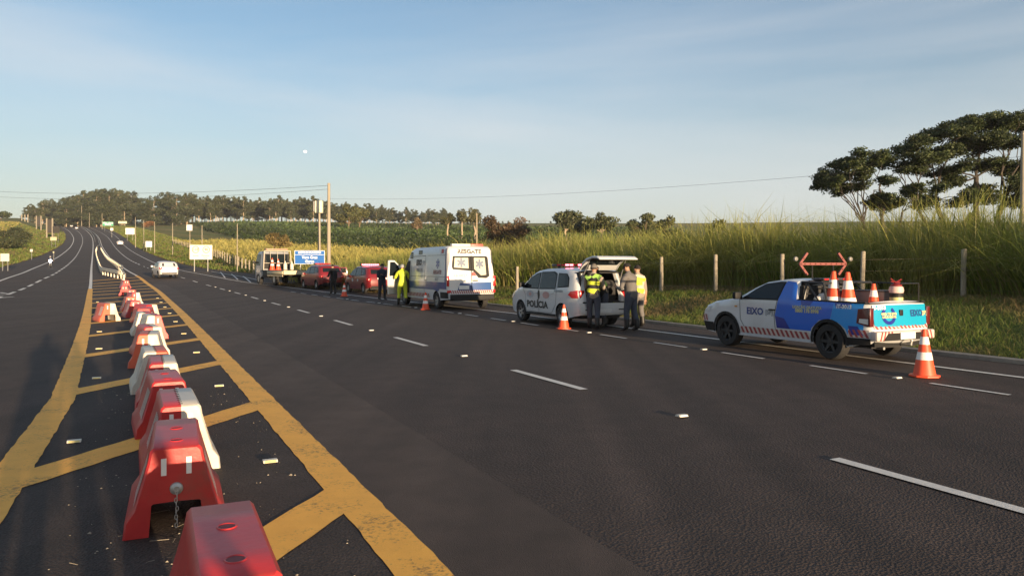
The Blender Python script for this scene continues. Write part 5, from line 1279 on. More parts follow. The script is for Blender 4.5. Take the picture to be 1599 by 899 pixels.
# ------------------------------------------------------------------ white patrol MPV with the tailgate open
_x, _y = UV(11.02+.88, 20.35)
sp_ = thing('patrol_car', (_x, _y, .012), math.pi/2+TH, 'white patrol car lettered POLÍCIA with its tailgate raised', 'patrol car')
C_ = [(2.08, .30), (2.16, .42), (2.17, .62), (2.10, .80), (1.92, .94), (1.55, 1.05), (1.28, 1.12), (.70, 1.48), (.38, 1.60), (-.1, 1.66), (-.8, 1.68), (-1.5, 1.655), (-1.86, 1.60), (-1.93, 1.54), (-2.06, 1.15), (-2.13, .95), (-2.17, .75), (-2.19, .50), (-2.15, .36)]
Q = Car(sp_, C_, 1.80, 1.02, tumble=.20, r=.10, arches=(1.30, -1.30), arch_r=.355, bottom=.26, taper=.13)
Q.shell(WHT, skip=lambda x0, z0, x1, z1: x1 < -1.9 and z0 > .72 and z1 < 1.58)
Q.wheels(.315, .2, 'alloy', spokes=5)
for sd in (1, -1):
    Q.window([(1.12, 1.09), (.66, 1.38), (.36, 1.50), (.10, 1.535), (.12, 1.075)], sd); Q.window([(.02, 1.075), (.0, 1.545), (-.72, 1.56), (-.90, 1.50), (-.93, 1.10)], sd); Q.window([(-1.08, 1.14), (-1.04, 1.52), (-1.48, 1.50), (-1.60, 1.40), (-1.64, 1.18)], sd)
    Q.seam([(1.12, 1.05), (.93, .85), (.93, .36), (.08, .34), (.06, 1.07)], sd); Q.seam([(.06, .34), (-.72, .36), (-.98, .62), (-1.02, 1.0), (-.98, 1.5)], sd)
    Q.handle(.20, .93, WHT, sd); Q.handle(-.78, .95, WHT, sd); Q.mirror(1.02, 1.10, TRIM, sd)
    Q.lettering('POLÍCIA', .17, .57, .28, mat('black_print', (.02, .02, .02), .5), sd, .010, xs=1.30)
    Q.lettering('RODOVIÁRIA', -1.15, 1.02, .085, mat('grey_print', (.25, .27, .3), .5), sd, .003)
    # emblem : grey star-like heraldic patch, red dots and dark pillar lines
    for (x, z, w_, h_, m_) in ((.62, .88, .50, .24, 'g'), (.06, .88, .14, .30, 'k'), (-.40, .88, .44, .22, 'p'), (.62, .88, .20, .12, 'p')):
        mm = {'g': mat('pale_grey_emblem', (.42, .44, .47), .5), 'k': mat('black_print', (.02, .02, .02), .5), 'p': mat('pale_red_emblem', (.5, .30, .28), .5)}[m_]
        Q.decal('emblem', [(x+w_/2*math.cos(a*math.pi/4), z+h_/2*math.sin(a*math.pi/4)) for a in range(8)], mm, sd, .006+.002*(m_ == 'p'))
    Q.decal('tail_lamp', [(-2.10, .84), (-2.06, 1.06), (-1.80, 1.03), (-1.68, .93), (-1.85, .84)], TAILR, sd, .012)
    Q.decal('headlamp', [(2.10, .70), (2.0, .86), (1.72, .95), (1.80, .80)], CLEARL, sd, .008)
    Q.decal('sill_trim', [(.95, .265), (.95, .33), (-.95, .33), (-.95, .265)], TRIM, sd, .008)
Q.strip_patch('windscreen', .45, 1.22, GLASS, .84)
# boot interior and opening frame
mb = MB(); mb.box((-1.60, 0, .74), (1.1, 1.42, .04)); mb.box((-1.10, 0, 1.1), (.05, 1.40, .70)); mb.box((-1.55, .70, 1.15), (1.0, .04, .85)); mb.box((-1.55, -.70, 1.15), (1.0, .04, .85)); mb.box((-1.5, 0, 1.56), (1.0, 1.25, .03)); mb.build('boot_interior', INT, sp_)
for sd in (1, -1):
    def ed(z): return Q.along(z, 'r')
    mb = MB(); pts = []
    for z in (.74, .95, 1.15, 1.35, 1.54): pts.append((ed(z), z))
    vs = []
    for x, z in pts: yo = Q.y(x, z); vs += [(x, sd*yo, z), (x-.035, sd*(yo-.11), z), (x+.05, sd*(yo-.15), z)]
    fs = []
    for i in range(4):
        for k in range(2): fs.append((i*3+k, i*3+k+1, i*3+k+4, i*3+k+3))
    mb.add(vs, fs); mb.build('pillar', WHT, sp_, 50)
    mb = MB(); mb.box((-2.115, sd*.69, .95), (.05, .16, .22)); mb.build('tail_lamp', TAILR, sp_, bevel=.02)
hx, hz = -1.90, 1.60
tgt = MB()     # raised tailgate panel, hinged at the roof edge
prof = [(-1.86, 1.66), (-2.02, 1.84), (-2.25, 1.97), (-2.55, 2.03), (-2.80, 2.02), (-2.95, 1.95), (-2.93, 1.92), (-2.78, 1.96), (-2.55, 1.97), (-2.28, 1.91), (-2.06, 1.78), (-1.90, 1.62)]
tgt.prism(prof, -.64, .64, 0, 'Y'); tg = tgt.build('tailgate', WHT, sp_, bevel=.02)
mb = MB(); mb.prism([(-2.08, 1.785), (-2.28, 1.902), (-2.28, 1.895), (-2.08, 1.778)], -.52, .52, 0, 'Y'); mb.build('tailgate_glass', GLASS, tg)
mb = MB(); mb.prism([(-2.30, 1.905), (-2.56, 1.964), (-2.78, 1.952), (-2.78, 1.945), (-2.56, 1.955), (-2.30, 1.896)], -.58, .58, 0, 'Y'); mb.build('tailgate_lining', INT, tg)
mb = MB(); mb.box((-2.72, 0, 1.93), (.10, .46, .03)); mb.build('tailgate_trim', TRIM, tg)
for sd in (1, -1): mb = MB(); mb.tube([(-2.0, sd*.66, 1.30), (-2.40, sd*.60, 1.93)], .012, 8); mb.build('gas_strut', STEEL, sp_, 40)
Q.end_poly('rear_bumper', [(-.80, .40), (.80, .40), (.82, .70), (-.82, .70)], WHT, off=.05)
Q.end_poly('reflector', [(-.66, .50), (-.45, .50), (-.45, .53), (-.66, .53)], TRIM, off=.058); Q.end_poly('reflector', [(.45, .50), (.66, .50), (.66, .53), (.45, .53)], TRIM, off=.058)
Q.end_poly('number_plate', [(-.20, .42), (.20, .42), (.20, .53), (-.20, .53)], PLATE, off=.06)
mb = MB(); mb.lathe([(.10, -.10), (.28, -.10), (.33, -.06), (.33, .06), (.28, .10), (.10, .10)], 26, axis='X', c=(-1.85, -.36, 1.02), close=True); mb.build('spare_wheel', TYRE, sp_, 40)
# light bar
mb = MB(); mb.box((-.35, 0, 1.775), (.30, 1.22, .06)); mb.box((-.35, .42, 1.72), (.12, .06, .08)); mb.box((-.35, -.42, 1.72), (.12, .06, .08)); lb = mb.build('light_bar', mat('beacon_housing', (.05, .04, .045), .4), sp_, bevel=.02)
for k in range(8):
    y_ = -.52+k*.149; m_ = MB(); m_.box((-.505, y_, 1.785), (.02, .11, .045)); m_.build('beacon_lens', GLOWR if k in (2, 4, 5) else TAILR, lb)

# ------------------------------------------------------------------ ambulance van
_x, _y = UV(10.98+1.12, 31.0)
va = thing('ambulance_van', (_x, _y, .012), math.pi/2+TH, 'tall white ambulance van lettered RESGATE with its cab door open', 'ambulance')
C_ = [(3.42, .36), (3.50, .50), (3.50, .80), (3.38, 1.02), (3.00, 1.22), (2.82, 1.30), (2.25, 1.95), (2.08, 2.18), (1.85, 2.40), (1.55, 2.52), (1.1, 2.56), (-2.40, 2.56), (-2.58, 2.50), (-2.66, 2.40), (-2.72, 1.9), (-2.78, 1.3), (-2.80, .75), (-2.84, .60), (-2.84, .42)]
A_ = Car(va, C_, 2.22, 1.15, tumble=.075, r=.10, arches=(2.55, -1.70), arch_r=.41, bottom=.36, taper=.06, crown=.03, cell=.16)
A_.shell(WHT); A_.wheels(.34, .22, 'steel', spokes=6)
VBLUE = car_paint('ambulance_blue', (.015, .07, .24))
for sd in (1, -1):
    A_.decal('blue_band', [(1.75, .78), (1.75, 1.10), (-2.70, 1.10), (-2.72, .82), (-2.08, .82), (-1.95, .72), (-1.30, .78)], VBLUE, sd, .005)
    A_.decal('dark_rear_stripe', [(-2.56, 1.10), (-2.70, 1.10), (-2.58, 2.45), (-2.44, 2.48)], mat('grey_blue_strip', (.18, .2, .28), .5), sd, .007)
    A_.window([(2.68, 1.33), (2.22, 1.85), (2.06, 1.97), (1.78, 1.97), (1.78, 1.30)], sd)
    A_.window([(.65, 2.28), (.65, 2.42), (.25, 2.42), (.25, 2.28)], sd); A_.window([(1.78, 2.12), (1.76, 2.35), (1.46, 2.35), (1.46, 2.12)], sd)
    A_.decal('side_marker', [(-2.30, 2.28), (-2.30, 2.44), (-2.10, 2.44), (-2.10, 2.28)], mat('red_marker', (.5, .05, .05), .4), sd, .01); A_.decal('side_marker', [(-2.08, 2.28), (-2.08, 2.44), (-1.92, 2.44), (-1.92, 2.28)], mat('white_print', (.8, .8, .78), .5), sd, .01)
    A_.seam([(1.55, .45), (1.55, 2.18), (-.25, 2.20), (-.25, .45)], sd, .02); A_.seam([(1.55, 1.32), (-2.6, 1.32)], sd, .015); A_.seam([(-.55, 2.2), (-2.5, 2.2)], sd, .012)
    A_.lettering('EIXO', .55, 1.90, .32, mat('black_print', (.02, .02, .02), .5), sd, .02); A_.lettering('[SP]', .55-sd*.62, 1.90, .2, mat('grey_print', (.25, .27, .3), .5), sd)
    A_.lettering('0800 178', .45, 1.58, .20, mat('grey_print', (.25, .27, .3), .5), sd, .006); A_.lettering('RESGATE', -1.75, 1.50, .22, mat('dark_red_print', (.25, .06, .07), .5), sd, .008); A_.lettering('AB-27', -1.75, 1.21, .15, mat('grey_print', (.25, .27, .3), .5), sd, .004)
    # six pointed star of life
    for k in range(3):
        a = k*math.pi/3; ca, sa = math.cos(a), math.sin(a); q = [(-1.75+(x*ca-z*sa), 1.85+(x*sa+z*ca)) for x, z in ((-.05, -.20), (.05, -.20), (.05, .20), (-.05, .20))]; A_.decal('star_of_life', q, DKBLUE, sd, .007+k*.0012)
    A_.hazard(-.9, 1.9, .44, .60, 14, sd, .07); A_.handle(-.45, 1.15, TRIM, sd); A_.decal('rear_corner_hazard', [(-2.14, .45), (-2.14, .70), (-2.80, .70), (-2.82, .45)], TRIM, sd, .006)
    mb = MB(); mb.box((-2.79, sd*1.02, 1.15), (.06, .10, .42)); mb.build('tail_lamp', TAILR, va, bevel=.015)
    mb = MB(); mb.box((-2.80, sd*.98, .73), (.05, .16, .12)); mb.build('fog_lamp', TAILR, va, bevel=.015)
A_.strip_patch('windscreen', 2.15, 2.88, GLASS, .9)
fr = A_.end_poly('rear_window_frame', [(-.80, 1.35), (-.66, 1.26), (-.30, 1.28), (-.08, 1.55), (.80, 1.62), (.84, 1.72), (.78, 2.16), (-.70, 2.16), (-.76, 2.1)], TRIM, off=.006)
FROST = mat('frosted_white_glass', (.52, .50, .40), .25, noise=.08)
A_.end_poly('rear_window', [(.12, 1.66), (.74, 1.70), (.70, 2.09), (.12, 2.09)], FROST, off=.012, parent=fr); A_.end_poly('rear_window', [(-.66, 1.40), (-.42, 1.38), (-.13, 1.64), (-.13, 2.09), (-.62, 2.09)], FROST, off=.012, parent=fr)
SG = mat('star_grey_blue', (.12, .15, .22), .5)
for cy, cz in ((.43, 1.89), (-.37, 1.84)):
    for k in range(3):
        a = k*math.pi/3; ca, sa = math.cos(a), math.sin(a); A_.end_poly('star_of_life', [(cy+(x*ca-z*sa), cz+(x*sa+z*ca)) for x, z in ((-.045, -.19), (.045, -.19), (.045, .19), (-.045, .19))], SG, off=.016+k*.001, parent=fr)
A_.end_text('RESGATE', .05, 2.34, .235, mat('grey_brown_print', (.07, .06, .05), .5), bold=.010, xs=1.1); A_.end_text('AB-0027', .50, 1.36, .17, mat('grey_print', (.25, .27, .3), .5), bold=.004)
A_.end_poly('red_triangle', [(-.22, 1.36), (.02, 1.36), (-.02, 1.50), (-.10, 1.52)], mat('red_marker', (.5, .05, .05), .4))
A_.end_poly('blue_panel', [(-.90, .78), (.62, .78), (.50, 1.08), (-.88, 1.10)], VBLUE); A_.end_poly('dark_badge', [(-.28, 1.14), (-.04, 1.14), (-.04, 1.19), (-.28, 1.19)], TRIM)
A_.end_hazard(-.94, .94, .64, .78, 20, .05)
A_.end_poly('rear_bumper', [(-.96, .42), (.96, .42), (.96, .62), (-.96, .62)], TRIM, off=.05); mb = MB(); mb.box((-2.90, 0, .40), (.12, 1.5, .05)); mb.build('rear_step', TRIM, va, bevel=.01)
A_.end_poly('number_plate', [(.12, .82), (.56, .82), (.56, .97), (.12, .97)], PLATE, off=.03)
mb = MB(); mb.box((-2.835, 0, 1.45), (.012, .016, 1.5)); mb.build('door_gap', TRIM, va)
mb = MB(); mb.box((-2.3, .28, 2.62), (.22, .82, .09)); mb.build('rear_light_bar', mat('white_beacon_cover', (.66, .62, .56), .4), va, bevel=.02)
mb = MB(); mb.box((-2.3, -.42, 2.62), (.22, .55, .09)); mb.build('rear_light_bar', mat('red_beacon_cover', (.5, .10, .08), .4), va, bevel=.02)
# open driver's door, swung out to the left
dr = MB(); pr = [(0, .50), (0, 1.28), (-.10, 1.30)]
door = thing_door = MB()
pD = [(0, .48), (-1.02, .48), (-1.06, 1.25), (-1.0, 2.02), (-.62, 2.02), (-.30, 1.80), (.0, 1.36)]
dm = MB(); dm.prism(pD, -.035, .035, 0, 'Y'); dobj = dm.build('cab_door', WHT, va, bevel=.02); dobj.location = (2.66, 1.10, 0); dobj.rotation_euler = (0, 0, -R(60))
mb = MB(); mb.prism([(-.12, 1.36), (-.96, 1.30), (-.92, 1.94), (-.62, 1.94), (-.36, 1.74)], -.040, .040, 0, 'Y'); mb.build('door_window', GLASS, dobj)
mb = MB(); mb.box((-.28, .0, 1.30), (.12, .10, .10)); mb.box((-.12, .16, 1.42), (.10, .20, .36)); mb.build('side_mirror', WHT, dobj, bevel=.03)
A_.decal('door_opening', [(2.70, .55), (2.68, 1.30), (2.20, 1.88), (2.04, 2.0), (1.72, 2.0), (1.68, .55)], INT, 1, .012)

# ------------------------------------------------------------------ generic hatch / sedan builder
HATCH = [(1.95, .28), (2.02, .42), (2.02, .58), (1.94, .72), (1.6, .86), (1.15, .95), (.95, .98), (.38, 1.33), (.1, 1.44), (-.4, 1.48), (-1.0, 1.45), (-1.42, 1.36), (-1.78, 1.02), (-1.90, .95), (-1.95, .70), (-1.98, .45), (-1.94, .32)]
SUVC = [(2.1, .32), (2.18, .45), (2.18, .72), (2.10, .88), (1.65, 1.02), (1.2, 1.10), (.55, 1.52), (.2, 1.63), (-.5, 1.66), (-1.4, 1.62), (-1.72, 1.52), (-1.98, 1.12), (-2.06, .95), (-2.10, .6), (-2.06, .38)]
def gen_car(loc, rz, label, cat, paint, contour=HATCH, W=1.70, wins=None, belt=.95, arches=(1.22, -1.25), rear_lit=False, name='car', rim='alloy', bar=None):
    t = thing(name, loc, rz, label, cat); c = Car(t, contour, W, belt, tumble=.27, r=.10, arches=arches, arch_r=.34, bottom=.25, taper=.14, cell=.16)
    c.shell(paint); c.wheels(.30, .19, rim, spokes=6)
    for sd in (1, -1):
        for w_ in wins or ([(.86, .99), (.38, 1.26), (.12, 1.35), (-.12, 1.37), (-.10, .98)], [(-.18, .98), (-.2, 1.38), (-.95, 1.35), (-1.30, 1.02)]): c.window(w_, sd)
        c.seam([(.85, .95), (.82, .36), (-.10, .34), (-.12, .96)], sd, .018); c.handle(.02, .86, paint, sd); c.handle(-.85, .88, paint, sd); c.mirror(.82, .98, paint, sd)
        x_ = contour[-1][0]; c.decal('tail_lamp', [(x_+.03, .74), (x_+.06, .93), (x_+.28, .93), (x_+.22, .78)], GLOWR if rear_lit else TAILR, sd, .012); c.decal('headlamp', [(contour[0][0]+.02, .60), (contour[0][0]-.1, .72), (contour[0][0]-.4, .78), (contour[0][0]-.3, .64)], CLEARL, sd, .01)
        mb = MB(); mb.box((c.along(.84, 'r')+.02, sd*(W/2-.16), .84), (.06, .17, .17)); mb.build('tail_lamp', GLOWR if rear_lit else TAILR, t, bevel=.015)
    zs = sorted(set(p[1] for p in contour if p[0] < -1.2)); zr1 = zs[-1]-.06; xr = [p for p in contour if p[0] < -1.2]
    z_hi = max(p[1] for p in xr)-.05; z_lo = (1.06 if contour is HATCH else 1.18)
    c.end_poly('rear_window', [(-W/2+.27, z_lo), (W/2-.27, z_lo), (W/2-.33, z_hi), (-W/2+.33, z_hi)], GLASS, off=.010)
    c.strip_patch('windscreen', .35 if contour is HATCH else .5, 1.0 if contour is HATCH else 1.18, GLASS, .84)
    c.end_poly('number_plate', [(-.2, .62), (.2, .62), (.2, .73), (-.2, .73)], PLATE, off=.03); c.end_poly('lower_bumper', [(-.6, .34), (.6, .34), (.66, .46), (-.66, .46)], TRIM, off=.02)
    if bar:
        z = max(p[1] for p in contour)+.09; mb = MB(); mb.box((-.15, 0, z), (.28, 1.15, .08)); mb.box((-.15, 0, z-.06), (.1, .9, .06)); lb = mb.build('light_bar', mat('beacon_housing', (.05, .04, .045), .4), t, bevel=.02)
        for k in range(8): m_ = MB(); m_.box((-.30, -.50+k*.143, z+.005), (.02, .11, .06)); m_.build('beacon_lens', GLOWR if bar == 'lit' else TAILR, lb)
    return t, c
def tangent(Y): x0, x1 = float(RRx(Y-4)), float(RRx(Y+4)); return math.atan2(8, x1-x0)
REDP_ = car_paint('red_car_paint', (.16, .006, .010))
WS = ([(1.02, 1.10), (.55, 1.42), (.25, 1.52), (-.02, 1.54), (.0, 1.08)], [(-.08, 1.08), (-.1, 1.54), (-.85, 1.52), (-.95, 1.10)], [(-1.05, 1.12), (-1.02, 1.50), (-1.42, 1.47), (-1.68, 1.16)])
x, y = UV(12.1+.87, 46.6); rc2, c2 = gen_car((x, y, float(G(y))+.012), math.pi/2+TH+.10, 'dark red rescue wagon with lit red beacons and a grey mark on its door', 'rescue car', REDP_, SUVC, 1.78, WS, 1.05, (1.32, -1.30), bar='lit', name='rescue_car')
for (px_, w_, h_) in ((.45, .30, .24), (-.45, .22, .18)): c2.decal('emblem', [(px_+w_/2*math.cos(a*math.pi/4), .80+h_/2*math.sin(a*math.pi/4)) for a in range(8)], mat('pale_grey_emblem', (.42, .44, .47), .5), 1, .008)
c2.end_text('RESGATE', -.05, .90, .15, mat('white_print', (.8, .8, .78), .5), bold=.006)
c2.end_poly('reflective_strip', [(-.75, .50), (-.35, .50), (-.35, .58), (-.75, .58)], REFL, off=.03)
x, y = UV(10.75+.87, 54.0); rc1, c1 = gen_car((x, y, float(G(y))+.012), math.pi/2+TH+.14, 'red car with an open right door parked between the tow truck and the rescue wagon', 'car', REDP_, SUVC, 1.78, WS, 1.05, (1.32, -1.30), bar='off', name='red_car')
dm = MB(); dm.prism([(0, .40), (-.95, .45), (-.98, 1.1), (-.9, 1.5), (-.1, 1.52), (0, 1.08)], -.03, .03, 0, 'Y'); d_ = dm.build('open_door', REDP_, rc1, bevel=.02); d_.location = (-.1, -.88, 0); d_.rotation_euler = (0, 0, R(66))
mb = MB(); mb.prism([(-.10, 1.12), (-.86, 1.12), (-.82, 1.44), (-.16, 1.46)], -.036, .036, 0, 'Y'); mb.build('door_window', GLASS, d_)
# white hatchback driving away
x, y = atY(258, 70)[:2]; SILV = car_paint('silver_white_paint', (.62, .61, .60))
gen_car((x, y, float(G(y))+.012), tangent(70)+.04, 'silver white hatchback driving away in the right lane', 'car', SILV, HATCH, 1.70, name='hatchback_car')
# distant cars
def far_car(px, py, label, paint, off_rz=0, lane=None):
    x, y = at(px, py); rz = tangent(y)+off_rz; t, c = gen_car((x, y, float(G(y))+.012), rz, label, 'car', paint, HATCH, 1.70, name='distant_car'); return t
far_car(188, 383.5, 'small white car climbing the right carriageway halfway up the hill', WHT)
far_car(120, 357.8, 'far white car coming down the left carriageway near the crest, ahead of its pair', WHT, math.pi)
far_car(112, 354.5, 'far pale car coming down the left carriageway near the crest, following its pair', SILV, math.pi)
# ------------------------------------------------------------------ tow truck with flat bed
x, y = UV(9.05+1.1, 61.0); tt = thing('tow_truck', (x, y, float(G(y))+.012), math.pi/2+TH+.16, 'white flatbed tow truck with cones and bottles behind its cab', 'tow truck')
C_ = [(3.05, .45), (3.10, .70), (3.08, 1.1), (2.98, 1.35), (2.72, 2.15), (2.45, 2.30), (1.55, 2.34), (1.42, 2.28), (1.38, 2.10), (1.38, .62)]
tt.scale = (1.14, 1.14, 1.14)
T_ = Car(tt, C_, 2.05, 1.3, tumble=.09, r=.08, arches=(2.25,), arch_r=.42, bottom=.42, taper=.04, crown=.02, cell=.2)
T_.shell(mat('grey_white_cab_paint', (.24, .25, .27), .4, coat=.4))
for sd in (1, -1):
    T_.window([(2.86, 1.40), (2.62, 2.05), (1.85, 2.10), (1.85, 1.38)], sd); T_.mirror(2.85, 1.5, TRIM, sd); T_.handle(1.72, 1.2, TRIM, sd)
mb = MB(); mb.box((1.365, 0, 1.62), (.02, 1.80, 1.06)); fw = mb.build('rear_window_frame', TRIM, tt); mb = MB(); mb.box((1.352, 0, 1.80), (.01, 1.5, .56)); mb.build('rear_window', GLASS, fw)
def whl(X, s_=1): 
    for sd in (1, -1):
        mb = MB(); mb.lathe([(.22, -.12), (.37, -.12), (.40, -.08), (.40, .08), (.37, .12), (.22, .12)], 24, axis='Y', close=True); o = mb.build('wheel', TYRE, tt, 40); o.location = (X, sd*.88, .40)
        g = MB(); g.lathe([(0, .06), (.10, .06), (.13, .02), (.21, .04), (.23, .11)], 20, axis='Y'); g.build('rim', STEEL, o, 40)
        if sd < 0: o.rotation_euler = (0, 0, math.pi)
whl(2.25); whl(-1.1)
mb = MB(); mb.box((-.4, 0, .72), (3.9, .8, .22)); mb.build('chassis', TRIM, tt)
mb = MB(); mb.box((-.95, 0, .98), (4.4, 2.2, .08)); dk = mb.build('flat_bed', mat('black_deck_steel', (.03, .028, .027), .6), tt, bevel=.01)
for sd in (1, -1):
    mb = MB(); mb.box((-1.55, sd*1.09, .86), (3.1, .05, .20)); mb.build('side_board', mat('cream_board', (.55, .47, .30), .5, noise=.15, ns=2), tt, bevel=.01)
    mb = MB(); mb.box((-1.55, sd*1.08, .66), (3.1, .04, .10)); mb.build('lower_rail', mat('cream_rail', (.50, .40, .24), .5), tt)
    mb = MB(); mb.box((.5, sd*1.0, .72), (1.2, .10, .42)); mb.build('side_locker', TRIM, tt, bevel=.01)
mb = MB(); mb.box((-3.17, 0, .86), (.05, 2.1, .24)); mb.build('tail_board', mat('cream_board', (.55, .47, .30), .5), tt)
# protective frame behind cab
FRM = mat('pale_frame_tube', (.50, .44, .36), .5)
mb = MB()
for sd in (1, -1): mb.tube([(1.18, sd*.98, 1.02), (1.18, sd*.92, 2.35)], .035, 6)
mb.tube([(1.18, .92, 2.35), (1.18, -.92, 2.35)], .035, 6); mb.tube([(1.18, .95, 1.5), (1.18, -.95, 1.5)], .02, 6)
for yy in (-.5, 0, .5): mb.tube([(1.18, yy, 1.02), (1.18, yy, 2.35)], .015, 6)
mb.build('headboard_frame', FRM, tt, 40)
mb = MB(); mb.box((1.5, 0, 2.46), (.5, 1.5, .10)); mb.build('roof_beacon_bar', mat('reddish_beacon_cover', (.45, .25, .18), .5), tt, bevel=.03)
Mt = Matrix.Translation(tt.location) @ Matrix.Rotation(tt.rotation_euler.z, 4, 'Z') @ Matrix.Scale(1.14, 4)
for (a, b, lab, s_) in ((.85, .48, 'left hand cone standing on the tow truck deck', 1.25), (.80, .08, 'second cone on the tow truck deck, right of its twin', 1.15)):
    q = Mt @ Vector((a, b, 1.02)); cone(q.x, q.y, q.z, lab, 'cones on the tow truck deck', s_)
for (a, b, lab) in ((.7, -.38, 'white bottle shaped drum on the tow truck deck next to the cones'), (.7, -.85, 'pale gas bottle at the right edge of the tow truck deck')):
    q = Mt @ Vector((a, b, 1.02)); t = thing('gas_bottle', q, 0, lab, 'bottle'); mb = MB(); mb.lathe([(.13, 0), (.14, .03), (.14, .42), (.10, .52), (.05, .56), (.05, .62)], 16); mb.build('cylinder', mat('dirty_white_plastic', (.62, .56, .47), .5), t, 40); mb = MB(); mb.lathe([(.03, .62), (.035, .70), (.02, .72)], 10); mb.build('valve', STEEL, t, 40)
# ------------------------------------------------------------------ motorcycle with rider, headlamp on
x, y = at(79, 418.5); mc = thing('motorcycle', (x, y, float(G(y))+.012), math.atan2(-1, .62), 'motorcycle with its headlamp lit coming down the left lane', 'motorcycle')
for X in (.68, -.66):
    mb = MB(); mb.lathe([(.22, -.05), (.29, -.05), (.31, 0), (.29, .05), (.22, .05)], 20, axis='Y', close=True); o = mb.build('wheel', TYRE, mc, 40); o.location = (X, 0, .31)
    mb = MB(); mb.lathe([(0, -.03), (.22, -.01), (.22, .01), (0, .03)], 14, axis='Y'); mb.build('rim', STEEL, o, 40)
mb = MB(); mb.tube([(.68, .09, .31), (.48, .09, .95)], .03, 6); mb.tube([(.68, -.09, .31), (.48, -.09, .95)], .03, 6); mb.build('fork', STEEL, mc)
mb = MB(); mb.prism([(.45, .55), (.5, .92), (.25, 1.0), (-.05, .86), (-.75, .88), (-.8, .80), (-.3, .62), (-.3, .35), (.3, .3)], -.15, .15, 0, 'Y'); mb.build('body', mat('dark_bike_paint', (.04, .05, .08), .35), mc, bevel=.04)
mb = MB(); mb.prism([(.0, .88), (-.02, .84), (-.75, .86), (-.78, .92)], -.14, .14, 0, 'Y'); mb.build('seat', TRIM, mc, bevel=.02)
mb = MB(); mb.tube([(.36, .38, 1.08), (.48, .15, 1.02), (.48, -.15, 1.02), (.36, -.38, 1.08)], .02, 6); mb.build('handlebar', TRIM, mc)
mb = MB(); mb.lathe([(0, .12), (.14, .10), (.16, .04), (.08, -.08)], 16, axis='X', c=(.55, 0, .90)); mb.build('headlamp', mat('lit_headlamp', (.9, .9, .9), .3, emit=(.9, .93, 1), es=16), mc, 40)
